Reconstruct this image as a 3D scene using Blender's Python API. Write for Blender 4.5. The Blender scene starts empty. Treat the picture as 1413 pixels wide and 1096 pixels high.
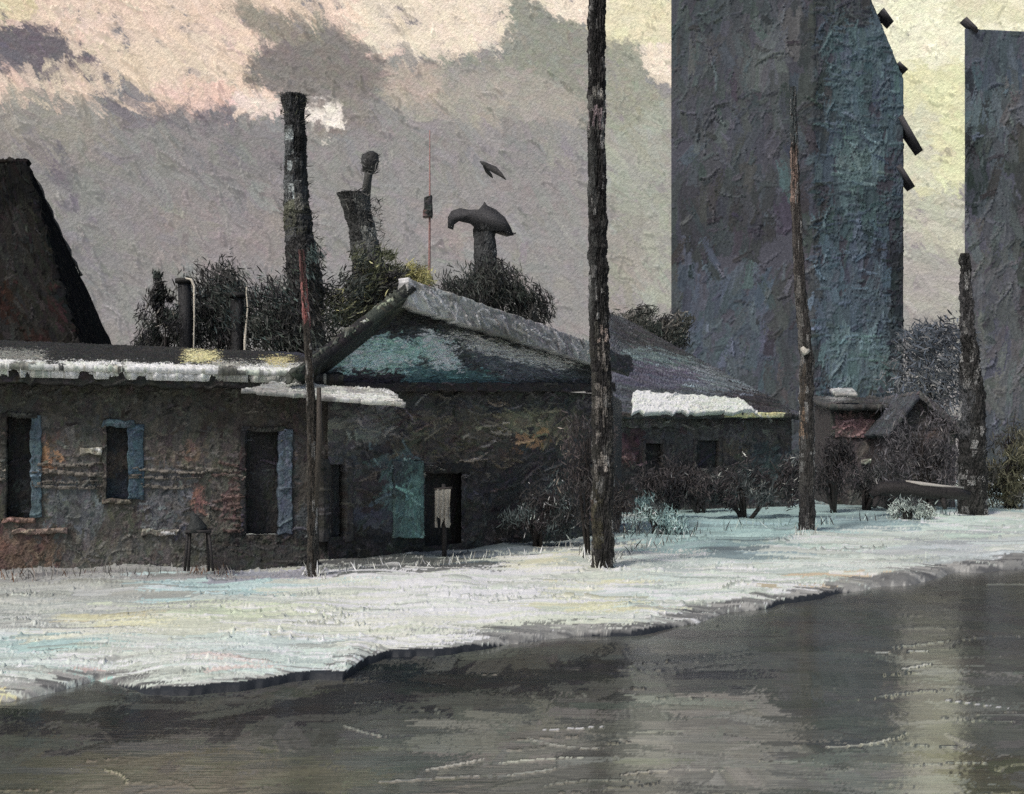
import bpy, math, random
import numpy as np
from mathutils import Vector
C = bpy.context.scene
COL = C.collection
rng = np.random.default_rng(7)
random.seed(7)
R = math.radians

# ------------------------------------------------------------------ camera
F = 1515.0            # focal length in photo pixels
HOR = 620.0           # horizon row
EYE = 1.75
cam_d = bpy.data.cameras.new('camera')
cam = bpy.data.objects.new('camera', cam_d)
COL.objects.link(cam)
cam.location = (0, 0, EYE)
cam.rotation_euler = (R(90), 0, 0)
cam_d.sensor_width = 36.0
cam_d.lens = 36.0 * F / 1413.0
cam_d.shift_y = (548.0 - HOR) / 1413.0 * -1.0
cam_d.clip_end = 3000
C.camera = cam

# ------------------------------------------------------------------ light
SUN_EL, SUN_AZ = 50.0, -38.0     # sun behind the viewer's left shoulder
w = bpy.data.worlds.new('World')
C.world = w
w.use_nodes = True
nt = w.node_tree
bg = nt.nodes['Background']
skyn = nt.nodes.new('ShaderNodeTexSky')
skyn.sky_type = 'NISHITA'
skyn.sun_disc = False
skyn.sun_elevation = R(SUN_EL)
skyn.sun_rotation = R(180 - SUN_AZ)
skyn.air_density = 1.0
skyn.dust_density = 3.5
skyn.ozone_density = 0.6
nt.links.new(skyn.outputs[0], bg.inputs[0])
bg.inputs[1].default_value = 0.07
sl = bpy.data.lights.new('sun', 'SUN')
sl.energy = 1.5
sl.angle = R(10)
sl.color = (1.0, 0.965, 0.915)
so = bpy.data.objects.new('sun', sl)
COL.objects.link(so)
sd = Vector((math.sin(R(SUN_AZ)) * math.cos(R(SUN_EL)), -math.cos(R(SUN_AZ)) * math.cos(R(SUN_EL)), math.sin(R(SUN_EL))))
so.rotation_euler = sd.to_track_quat('Z', 'Y').to_euler()
C.view_settings.view_transform = 'Standard'
C.view_settings.look = 'None'
C.view_settings.gamma = 1.0
C.view_settings.exposure = 0.35
C.cycles.max_bounces = 4
C.cycles.diffuse_bounces = 2
C.cycles.glossy_bounces = 2
C.cycles.use_denoising = False

# ------------------------------------------------------------------ helpers
def lin(c):
    c = np.asarray(c, float) / 255.0
    return np.where(c <= 0.04045, c / 12.92, ((c + 0.055) / 1.055) ** 2.4)

def P(px, py, Y):
    return Vector(((px - 706.5) / F * Y, Y, EYE - (py - HOR) / F * Y))

def proj(p):
    return 706.5 + F * p[..., 0] / p[..., 1], HOR - F * (p[..., 2] - EYE) / p[..., 1]

def inside(poly, x, y):
    r = np.zeros(x.shape, bool)
    n = len(poly)
    for i in range(n):
        x0, y0 = poly[i]
        x1, y1 = poly[(i + 1) % n]
        if y0 == y1:
            continue
        c = (y0 > y) != (y1 > y)
        r ^= c & (x < (x1 - x0) * (y - y0) / (y1 - y0) + x0)
    return r

def B(x0, y0, x1, y1):
    return [(x0, y0), (x1, y0), (x1, y1), (x0, y1)]

PIGMENT = np.array((0.985, 1.003, 0.99))
def palette(default, items=(), jit=7, sat=0.72):
    """colour of a surface by place: default, then patches [(rgb, polygon)], looked up with a little scatter"""
    items = [(np.array(c, float), p) for c, p in items]
    def fn(x, y):
        x = x + rng.normal(0, jit, x.shape)
        y = y + rng.normal(0, jit * 0.7, x.shape)
        out = np.empty(x.shape + (3,))
        out[:] = default
        for c, p in items:
            out[inside(p, x, y)] = c
        g = out.mean(-1, keepdims=True)
        return (g + (out - g) * sat) * PIGMENT
    return fn

def vnoise(nv, nu, cv, cu, seed):
    """smooth value noise on an nv x nu grid, cells of cv x cu samples"""
    r = np.random.default_rng(seed)
    g = r.random((int(nv / cv) + 3, int(nu / cu) + 3))
    y = np.arange(nv) / cv
    x = np.arange(nu) / cu
    yi, xi = y.astype(int), x.astype(int)
    fy, fx = y - yi, x - xi
    fy, fx = fy * fy * (3 - 2 * fy), fx * fx * (3 - 2 * fx)
    a = g[yi][:, xi] * (1 - fx) + g[yi][:, xi + 1] * fx
    b = g[yi + 1][:, xi] * (1 - fx) + g[yi + 1][:, xi + 1] * fx
    return a * (1 - fy)[:, None] + b * fy[:, None] - 0.5

class Canvas:
    """a grid over a surface (u, v in metres) that takes brush strokes of colour and relief"""
    def __init__(s, us, vs, gain, pos):
        s.us, s.vs, s.gain, s.pos = np.asarray(us), np.asarray(vs), gain, pos
        s.nu, s.nv = len(us), len(vs)
        s.U, s.V = np.meshgrid(s.us, s.vs)
        s.col = np.zeros((s.nv, s.nu, 3))
        s.h = np.zeros((s.nv, s.nu))
        s.op = 0.88
    def window(s, u, v, ru, rv):
        i0, i1 = np.searchsorted(s.us, (u - ru, u + ru))
        j0, j1 = np.searchsorted(s.vs, (v - rv, v + rv))
        return j0, j1, i0, i1
    def fill(s, c):
        s.col[:] = np.clip(lin(c) * s.gain, 0, 0.9)
    def stroke(s, u, v, ang, L, W, c, th, dry=0.25, bend=0.0, nb=7):
        ca, sa = math.cos(ang), math.sin(ang)
        ru = abs(L * ca) / 2 + abs(W * sa) / 2 + abs(bend) * L
        rv = abs(L * sa) / 2 + abs(W * ca) / 2 + abs(bend) * L
        j0, j1, i0, i1 = s.window(u, v, ru, rv)
        if j1 <= j0 or i1 <= i0:
            return
        du = s.U[j0:j1, i0:i1] - u
        dv = s.V[j0:j1, i0:i1] - v
        t = (du * ca + dv * sa) / (L / 2)
        d = (-du * sa + dv * ca - bend * L * (t * t - 0.33)) / (W / 2)
        b = np.clip(((d + 1) * 0.5 * nb).astype(int), 0, nb - 1)
        e0 = rng.random(nb) * 0.3
        e1 = rng.random(nb) ** 2 * 0.7
        tone = 1 + (rng.random(nb) - 0.5) * 0.26
        hb = rng.random(nb)
        wob = 1 - 0.12 * np.abs(np.sin(t * 7 + u * 3 + v * 5))
        m = (np.abs(d) < wob) & (t > -1 + e0[b]) & (t < 1 - e1[b])
        if dry > 0:
            m &= rng.random(m.shape) > dry * np.clip(t + 0.35, 0, 1.3)
        if not m.any():
            return
        hh = th * (0.25 + 0.6 * hb[b] + 0.8 * np.exp(-((np.abs(d) - 0.85) / 0.16) ** 2) + 0.5 * np.exp(-((t - 0.8) / 0.12) ** 2))
        H = s.h[j0:j1, i0:i1]
        H[m] = (0.35 * H + hh)[m]
        K = s.col[j0:j1, i0:i1]
        cc = np.clip(c * s.gain * tone[b][..., None], 0.002, 0.88)
        K[m] = ((1 - s.op) * K + s.op * cc)[m]
    def paint(s, base, unit, layers, box=None):
        """layers of (length px, width px, coverage, angle deg, scatter deg, relief px, dryness, value scatter)"""
        u0, u1, v0, v1 = box or (s.us[0], s.us[-1], s.vs[0], s.vs[-1])
        for (L, W, cover, ang, aj, th, dry, cj) in layers:
            n = int(cover * (u1 - u0) * (v1 - v0) / (L * W * unit * unit)) + 1
            u = rng.uniform(u0, u1, n)
            v = rng.uniform(v0, v1, n)
            x, y = proj(s.pos(u, v))
            c = base(x, y)
            c = lin(np.clip(c * (1 + rng.normal(0, cj, (n, 1))) + rng.normal(0, 2.0, (n, 3)), 3, 255))
            a = np.radians(ang + rng.normal(0, aj, n))
            k = rng.uniform(0.6, 1.4, n)
            q = rng.uniform(0.7, 1.3, n)
            for i in range(n):
                s.stroke(u[i], v[i], a[i], L * k[i] * unit, W * q[i] * unit, c[i], th * unit, dry, rng.normal(0, 0.06))
    def wrinkles(s, n, unit, Lpx, ang, aj, th, bright=1.5, box=None):
        """thin raised ridges of dried paint"""
        u0, u1, v0, v1 = box or (s.us[0], s.us[-1], s.vs[0], s.vs[-1])
        for i in range(n):
            u, v = rng.uniform(u0, u1), rng.uniform(v0, v1)
            i0 = min(np.searchsorted(s.us, u), s.nu - 1)
            j0 = min(np.searchsorted(s.vs, v), s.nv - 1)
            c = np.clip(s.col[j0, i0] / s.gain * bright, 0, 0.8)
            s.stroke(u, v, math.radians(ang + rng.normal(0, aj)), Lpx * unit * rng.uniform(0.3, 1.5), rng.uniform(2.4, 4.2) * unit, c, th * unit * rng.uniform(.6, 1.5), 0.35, rng.normal(0, 0.14), nb=3)

LAY = [(52, 20, 3.0, 0, 25, 0.4, 0.05, 0.04), (34, 10, 1.3, 0, 30, 0.6, 0.4, 0.09), (16, 5, 0.35, 0, 40, 1.2, 0.5, 0.18)]
def layers(scale=1.0, ang=0.0, th=1.0, cj=1.0):
    return [(a * scale, b * scale, c, ang, e, f * th, g, h * cj) for a, b, c, d, e, f, g, h in LAY]

# ------------------------------------------------------------------ materials
def paint_mat(name, grain, strength=0.5, rough=0.5, spec=0.4, emit=0.0, dist=0.02, stretch=(1, 1, 0.22), turn=(0, 0, 0), pig=0.25):
    """painted surface: vertex colour of the strokes, canvas grain and bristle marks as bump; grain = size of one grain in metres"""
    m = bpy.data.materials.new(name)
    m.use_nodes = True
    t = m.node_tree
    b = t.nodes['Principled BSDF']
    at = t.nodes.new('ShaderNodeAttribute')
    at.attribute_name = 'Col'
    tc = t.nodes.new('ShaderNodeTexCoord')
    mp = t.nodes.new('ShaderNodeMapping')
    mp.inputs['Scale'].default_value = stretch
    mr_ = t.nodes.new('ShaderNodeMapping')
    mr_.inputs['Rotation'].default_value = [R(q) for q in turn]
    t.links.new(tc.outputs['Object'], mr_.inputs['Vector'])
    t.links.new(mr_.outputs[0], mp.inputs['Vector'])
    n1 = t.nodes.new('ShaderNodeTexNoise')
    n1.inputs['Scale'].default_value = 1.0 / grain / 2.2
    n1.inputs['Detail'].default_value = 3.0
    n1.inputs['Roughness'].default_value = 0.6
    n1.inputs['Distortion'].default_value = 0.8
    t.links.new(mp.outputs[0] if stretch[0] < 0.13 else tc.outputs['Object'], n1.inputs['Vector'])
    n2 = t.nodes.new('ShaderNodeTexNoise')
    n2.inputs['Scale'].default_value = 1.0 / grain / 3.0
    n2.inputs['Detail'].default_value = 4.0
    t.links.new(mp.outputs[0], n2.inputs['Vector'])
    # uneven pigment
    mr = t.nodes.new('ShaderNodeMapRange')
    mr.inputs['From Min'].default_value = 0.3
    mr.inputs['From Max'].default_value = 0.7
    mr.inputs['To Min'].default_value = 1 - pig
    mr.inputs['To Max'].default_value = 1 + pig
    t.links.new(n1.outputs[0], mr.inputs['Value'])
    mx = t.nodes.new('ShaderNodeMix')
    mx.data_type = 'RGBA'
    mx.blend_type = 'MULTIPLY'
    mx.inputs[0].default_value = 1.0
    t.links.new(at.outputs['Color'], mx.inputs[6])
    t.links.new(mr.outputs[0], mx.inputs[7])
    t.links.new(mx.outputs[2], b.inputs['Base Color'])
    ad = t.nodes.new('ShaderNodeMath')
    ad.operation = 'ADD'
    t.links.new(n1.outputs[0], ad.inputs[0])
    n2m = t.nodes.new('ShaderNodeMath')
    n2m.operation = 'MULTIPLY'
    n2m.inputs[1].default_value = 0.6
    t.links.new(n2.outputs[0], n2m.inputs[0])
    t.links.new(n2m.outputs[0], ad.inputs[1])
    bp = t.nodes.new('ShaderNodeBump')
    bp.inputs['Strength'].default_value = strength
    bp.inputs['Distance'].default_value = dist if dist else grain
    t.links.new(ad.outputs[0], bp.inputs['Height'])
    t.links.new(bp.outputs[0], b.inputs['Normal'])
    b.inputs['Roughness'].default_value = rough
    b.inputs['Specular IOR Level'].default_value = spec
    if emit:
        t.links.new(mx.outputs[2], b.inputs['Emission Color'])
        b.inputs['Emission Strength'].default_value = emit
    return m

_mats = {}
def M(grain, kind='paint'):
    """materials by grain size (metres of one photo pixel at that distance)"""
    key = (kind, round(math.log2(grain) * 2) / 2)
    if key not in _mats:
        g = 2 ** key[1]
        if kind == 'paint':
            _mats[key] = paint_mat('weathered_paint', g * 1.2, 0.9, 0.55, 0.2, 0, g * 1.5, pig=0.4)
        elif kind == 'matte':
            _mats[key] = paint_mat('sooty_slate', g * 1.2, 0.7, 0.9, 0.06, 0, g * 1.4, pig=0.4)
        elif kind == 'far':
            _mats[key] = paint_mat('far_render', g * 1.2, 0.6, 0.7, 0.15, 0, g * 1.0, pig=0.3)
        elif kind == 'snow':
            _mats[key] = paint_mat('trodden_snow', g * 1.6, 0.4, 0.6, 0.25, 0, g * 1.4, (0.15, 1, 1), (0, 0, 0), 0.12)
        elif kind == 'leaf':
            _mats[key] = paint_mat('dark_foliage', g * 1.6, 0.3, 0.6, 0.3, 0, g)
    return _mats[key]

# ------------------------------------------------------------------ meshes
def link(name, verts, faces, cols, mat, parent=None, smooth=True):
    me = bpy.data.meshes.new(name)
    if isinstance(faces, np.ndarray):
        verts = np.asarray(verts, np.float32)
        me.vertices.add(len(verts))
        me.vertices.foreach_set('co', verts.ravel())
        k = faces.shape[1]
        me.loops.add(faces.size)
        me.loops.foreach_set('vertex_index', faces.ravel().astype(np.int32))
        me.polygons.add(len(faces))
        me.polygons.foreach_set('loop_start', np.arange(0, faces.size, k, dtype=np.int32))
        me.update(calc_edges=True)
    else:
        me.from_pydata([tuple(v) for v in verts], [], faces)
    ca = me.color_attributes.new('Col', 'FLOAT_COLOR', 'POINT')
    c4 = np.ones((len(verts), 4), np.float32)
    c4[:, :3] = cols
    ca.data.foreach_set('color', c4.ravel())
    if smooth:
        me.polygons.foreach_set('use_smooth', np.ones(len(me.polygons), bool))
    me.materials.append(mat)
    o = bpy.data.objects.new(name, me)
    COL.objects.link(o)
    if parent is not None:
        o.parent = parent
        o.matrix_parent_inverse = parent.matrix_basis.inverted()
    return o

def tag(o, label, cat, group=None, kind=None):
    if kind:
        o['kind'] = kind
        return o
    o['label'] = label
    o['category'] = cat
    if group:
        o['group'] = group
    return o

def thing(name, label, cat, loc, group=None):
    o = bpy.data.objects.new(name, None)
    COL.objects.link(o)
    o.location = loc
    o.empty_display_size = 0.2
    return tag(o, label, cat, group)

def quads(nv, nu, keep=None, close=False):
    idx = np.arange(nv * nu).reshape(nv, nu)
    a, b = idx[:-1, :-1], idx[:-1, 1:]
    c, d = idx[1:, 1:], idx[1:, :-1]
    f = np.stack([a, b, c, d], -1)
    if keep is not None:
        f = f[keep]
    f = f.reshape(-1, 4)
    if close:
        g = np.stack([idx[:-1, -1], idx[:-1, 0], idx[1:, 0], idx[1:, -1]], -1)
        f = np.concatenate([f, g])
    return f

class Wrap:
    """upright surface that follows a path on the ground: a wall, or a closed shaft"""
    def __init__(s, path, z0, z1, unit, gain, closed=False, shape=None, fine=None, step=1.5):
        pts = [np.array(p, float) for p in path]
        if closed:
            pts.append(pts[0])
        us, xy, nn, u = [], [], [], 0.0
        s.corner = [0.0]
        for i in range(len(pts) - 1):
            d = pts[i + 1] - pts[i]
            L = np.linalg.norm(d)
            d /= L
            k = 1.0 if fine is None or i in fine else 6.0
            n = max(2, int(L / (unit * step * k)))
            for t in np.arange(n) / n:
                us.append(u + t * L); xy.append(pts[i] + d * t * L); nn.append((d[1], -d[0]))
            u += L
            s.corner.append(u)
        if not closed:
            us.append(u); xy.append(pts[-1]); nn.append(nn[-1])
        s.xy, s.nn = np.array(xy), np.array(nn)
        s.us, s.closed, s.shape, s.unit = np.array(us), closed, shape, unit
        s.len = u
        s.z0, s.z1 = z0, z1
        nv = max(3, int((z1 - z0) / (unit * step)))
        s.cv = Canvas(s.us, np.linspace(z0, z1, nv), gain, s.pos)
    def pos(s, u, v):
        x = np.interp(u, s.us, s.xy[:, 0])
        y = np.interp(u, s.us, s.xy[:, 1])
        if s.shape:
            x, y = s.shape(x, y, v)
        return np.stack([x, y, v], -1)
    def u_at(s, px, seg=0):
        """arc length at which photo column px meets the path's segment"""
        k = (px - 706.5) / F
        a = np.array([np.interp(s.corner[seg], s.us, s.xy[:, 0]), np.interp(s.corner[seg], s.us, s.xy[:, 1])])
        e = s.corner[seg + 1] - 1e-6
        b = np.array([np.interp(e, s.us, s.xy[:, 0]), np.interp(e, s.us, s.xy[:, 1])])
        t = (k * a[1] - a[0]) / ((b[0] - a[0]) - k * (b[1] - a[1]))
        return s.corner[seg] + t * (e - s.corner[seg])
    def at(s, px, py, seg=0, out=0.0):
        u = s.u_at(px, seg)
        i0, i1 = s.corner[seg], s.corner[seg + 1] - 1e-6
        a = np.array([np.interp(i0, s.us, s.xy[:, 0]), np.interp(i0, s.us, s.xy[:, 1])])
        b = np.array([np.interp(i1, s.us, s.xy[:, 0]), np.interp(i1, s.us, s.xy[:, 1])])
        p = a + (b - a) * (u - i0) / (i1 - i0)
        d = (b - a) / np.linalg.norm(b - a)
        z = EYE - (py - HOR) / F * p[1]
        return np.array([p[0] + d[1] * out, p[1] - d[0] * out, z])
    def build(s, name, mat, parent=None, holes=(), ragged=0.0, cap=True, keepfn=None):
        cv = s.cv
        p = s.pos(cv.U, cv.V)
        n = np.broadcast_to(s.nn[None], (cv.nv, cv.nu, 2))
        h = cv.h
        if ragged:
            h = h + ragged * (vnoise(cv.nv, cv.nu, 9, 9, 3) + 0.7 * vnoise(cv.nv, cv.nu, 3, 3, 4))
        p[..., :2] += n * h[..., None]
        keep = np.ones((cv.nv - 1, cv.nu - 1), bool)
        uc = (cv.us[:-1] + cv.us[1:])[None] / 2
        vc = (cv.vs[:-1] + cv.vs[1:])[:, None] / 2
        for (a, b, c, d) in holes:
            keep &= ~((uc > a) & (uc < b) & (vc > c) & (vc < d))
        if keepfn is not None:
            keep &= keepfn(uc, vc)
        f = quads(cv.nv, cv.nu, keep, s.closed)
        verts = p.reshape(-1, 3)
        cols = cv.col.reshape(-1, 3)
        if s.closed and cap:
            top = p[-1]
            ctr = top.mean(0)[None]
            N = len(verts)
            i = np.arange(cv.nu) + (cv.nv - 1) * cv.nu
            tri = np.stack([i, np.roll(i, -1), np.full(cv.nu, N), np.full(cv.nu, N)], -1)
            verts = np.concatenate([verts, ctr])
            cols = np.concatenate([cols, cols[-1:]])
            fl = [tuple(q) for q in f.tolist()] + [tuple(q[:3]) for q in tri.tolist()]
            return link(name, verts, fl, cols, mat, parent)
        return link(name, verts, f, cols, mat, parent)

def slab(name, A, Bp, Cc, D, thick, unit, gain, base, mat, parent=None, lay=None, wr=0, ragged=0.0, step=1.5, wang=0, drop=0.0, fill=None):
    """painted slab: its face A-B-C-D (from lower left, turning left) carries the strokes, its back lies `thick` behind"""
    A, Bp, Cc, D = [np.array(q, float) for q in (A, Bp, Cc, D)]
    W = max(np.linalg.norm(Bp - A), np.linalg.norm(Cc - D))
    H = max(np.linalg.norm(D - A), np.linalg.norm(Cc - Bp))
    nor = np.cross(Bp - A, D - A)
    nor /= np.linalg.norm(nor)
    nu = max(4, int(W / (unit * step)))
    nv = max(4, int(H / (unit * step)))
    def pos(u, v):
        a, b = (np.asarray(u) / W)[..., None], (np.asarray(v) / H)[..., None]
        return (A * (1 - a) + Bp * a) * (1 - b) + (D * (1 - a) + Cc * a) * b
    cv = Canvas(np.linspace(0, W, nu), np.linspace(0, H, nv), gain, pos)
    x, y = proj(pos(cv.U, cv.V))
    cv.col = np.clip(lin(base(x, y)) * gain, 0, 0.88)
    cv.paint(base, unit, lay or layers(0.7))
    if wr:
        cv.wrinkles(wr, unit, 34, wang, 22, 2.6, 1.9)
    h = cv.h.copy()
    p = pos(cv.U, cv.V)
    if ragged:
        e = np.minimum.reduce([cv.U, W - cv.U, cv.V, H - cv.V])
        k = np.exp(-e / (4 * unit))[..., None]
        wob = np.stack([vnoise(nv, nu, 5, 5, 11), vnoise(nv, nu, 6, 6, 12), vnoise(nv, nu, 4, 4, 13)], -1)
        tu, tv = (Bp - A) / W, (D - A) / H
        p = p + k * ragged * (wob[..., :1] * tu + wob[..., 1:2] * tv) * 2
    front = p + nor * h[..., None]
    back = p - nor * thick
    verts = np.concatenate([front.reshape(-1, 3), back.reshape(-1, 3)])
    N = nu * nv
    f = quads(nv, nu)
    idx = np.arange(N).reshape(nv, nu)
    ring = np.concatenate([idx[0, :-1], idx[:-1, -1], idx[-1, :0:-1], idx[:0:-1, 0]])
    nx = np.roll(ring, -1)
    side = np.stack([ring, ring + N, nx + N, nx], -1)
    faces = np.concatenate([f, f[:, ::-1] + N, side])
    col = cv.col.reshape(-1, 3)
    return link(name, verts, faces, np.concatenate([col, col]), mat, parent)

def tube_data(pts, radii, n=8, wob=0.0):
    pts = [Vector(p) for p in pts]
    V, Fc = [], []
    for i, p in enumerate(pts):
        d = (pts[min(i + 1, len(pts) - 1)] - pts[max(i - 1, 0)]).normalized()
        a = d.cross(Vector((0.3, 1, 0.1))).normalized()
        b = d.cross(a)
        for k in range(n):
            t = 2 * math.pi * k / n
            r = radii[i] * (1 + random.uniform(-wob, wob))
            V.append(p + a * math.cos(t) * r + b * math.sin(t) * r)
    for i in range(len(pts) - 1):
        for k in range(n):
            q = (k + 1) % n
            Fc.append((i * n + k, i * n + q, (i + 1) * n + q, (i + 1) * n + k))
    Fc.append(tuple(range(n - 1, -1, -1)))
    Fc.append(tuple((len(pts) - 1) * n + k for k in range(n)))
    return V, Fc

class Mesh:
    def __init__(s):
        s.v, s.f, s.c = [], [], []
    def add(s, vf, col, jit=0.15):
        n = len(s.v)
        s.v += [tuple(q) for q in vf[0]]
        s.f += [tuple(i + n for i in q) for q in vf[1]]
        c = np.array(col)
        for _ in vf[0]:
            s.c.append(np.clip(c * (1 + random.uniform(-jit, jit)), 0.002, 0.9))
        return s
    def build(s, name, mat, parent=None):
        return link(name, s.v, s.f, np.array(s.c), mat, parent)

def dabs(m, centres, sizes, dirs, cols, width=0.3, curl=0.25):
    """leaf-like dabs: short curved ribbons of three quads"""
    for c, L, d, k in zip(centres, sizes, dirs, cols):
        c, d = Vector(c), Vector(d).normalized()
        sd = d.cross(Vector((random.gauss(0, 1), random.gauss(0, 1) - 1.0, random.gauss(0, 1)))).normalized()
        up = d.cross(sd)
        n = len(m.v)
        for i, (t, wd) in enumerate(((-0.5, 0.5), (-0.15, 1.0), (0.2, 0.8), (0.5, 0.12))):
            o = c + d * t * L + up * curl * L * (0.25 - t * t)
            m.v.append(tuple(o + sd * wd * width * L / 2))
            m.v.append(tuple(o - sd * wd * width * L / 2))
            m.c.append(k); m.c.append(k)
        for i in range(3):
            m.f.append((n + 2 * i, n + 2 * i + 1, n + 2 * i + 3, n + 2 * i + 2))

def shrub(name, label, cat, base, lobes, cols, n, leaf, gain, unit, group=None, lean=(0, 0, 1), spread=0.9, stems=5, flick=None):
    """a thing > trunk, crown. lobes: ellipsoids (cx, cy, cz, rx, ry, rz) around the base"""
    base = Vector(base)
    t = thing(name, label, cat, base, group)
    tm = Mesh()
    dark = lin((34, 31, 30)) * gain
    for i in range(stems):
        lb = lobes[i % len(lobes)]
        e = base + Vector((lb[0] + random.uniform(-.4, .4) * lb[3], lb[1] + random.uniform(-.4, .4) * lb[4], lb[2] + random.uniform(-.1, .6) * lb[5]))
        s0 = base + Vector((random.uniform(-.1, .1), random.uniform(-.1, .1), -0.05))
        mid = s0.lerp(e, 0.5) + Vector((random.uniform(-.15, .15), random.uniform(-.1, .1), 0.2))
        r = unit * 3.2
        tm.add(tube_data([s0, mid, e], [r, r * .7, r * .25], 6), dark)
        for j in range(3):
            e2 = mid.lerp(e, random.random()) + Vector((random.uniform(-.5, .5) * lb[3], random.uniform(-.3, .3) * lb[4], random.uniform(0.1, .7) * lb[5]))
            tm.add(tube_data([mid.lerp(e, .3), e2], [r * .45, r * .12], 5), dark)
    tm.build('trunk', M(unit, 'leaf'), t)
    cm = Mesh()
    vol = np.array([l[3] * l[5] for l in lobes]); vol = vol / vol.sum()
    cs, ss, ds, ks = [], [], [], []
    # clumps first, so that gaps stay between them
    clumps = []
    for i in range(max(14, n // 60)):
        lb = lobes[np.searchsorted(np.cumsum(vol), random.random() * 0.999)]
        v = Vector((random.gauss(0, 1), random.gauss(0, 1), random.gauss(0, 1))).normalized() * random.random() ** 0.45
        clumps.append((base + Vector((lb[0] + v.x * lb[3], lb[1] + v.y * lb[4], lb[2] + v.z * lb[5])), min(lb[3], lb[5]) * 0.22, cols[random.randrange(len(cols))]))
    for i in range(n):
        cc, r, k = clumps[random.randrange(len(clumps))]
        p = cc + Vector((random.gauss(0, r), random.gauss(0, r), random.gauss(0, r)))
        p.z = max(p.z, base.z + 0.02)
        cs.append(p)
        ss.append(leaf * random.uniform(.5, 1.5))
        ds.append(Vector(lean) * 1.2 + Vector((random.gauss(0, spread), random.gauss(0, spread), random.gauss(0, spread))))
        if flick is not None and random.random() < 0.025:
            k = flick
        ks.append(np.clip(lin(k) * gain * random.uniform(.7, 1.3), 0.002, .85))
    dabs(cm, cs, ss, ds, ks, 0.15, 0.35)
    cm.build('crown', M(unit, 'leaf'), t)
    return t

# gains: from a colour as seen to the colour of the thing itself, per kind of surface
G_WALL, G_SNOW, G_FAR, G_ROOF = 1.8, 1.3, 1.6, 1.45

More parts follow.
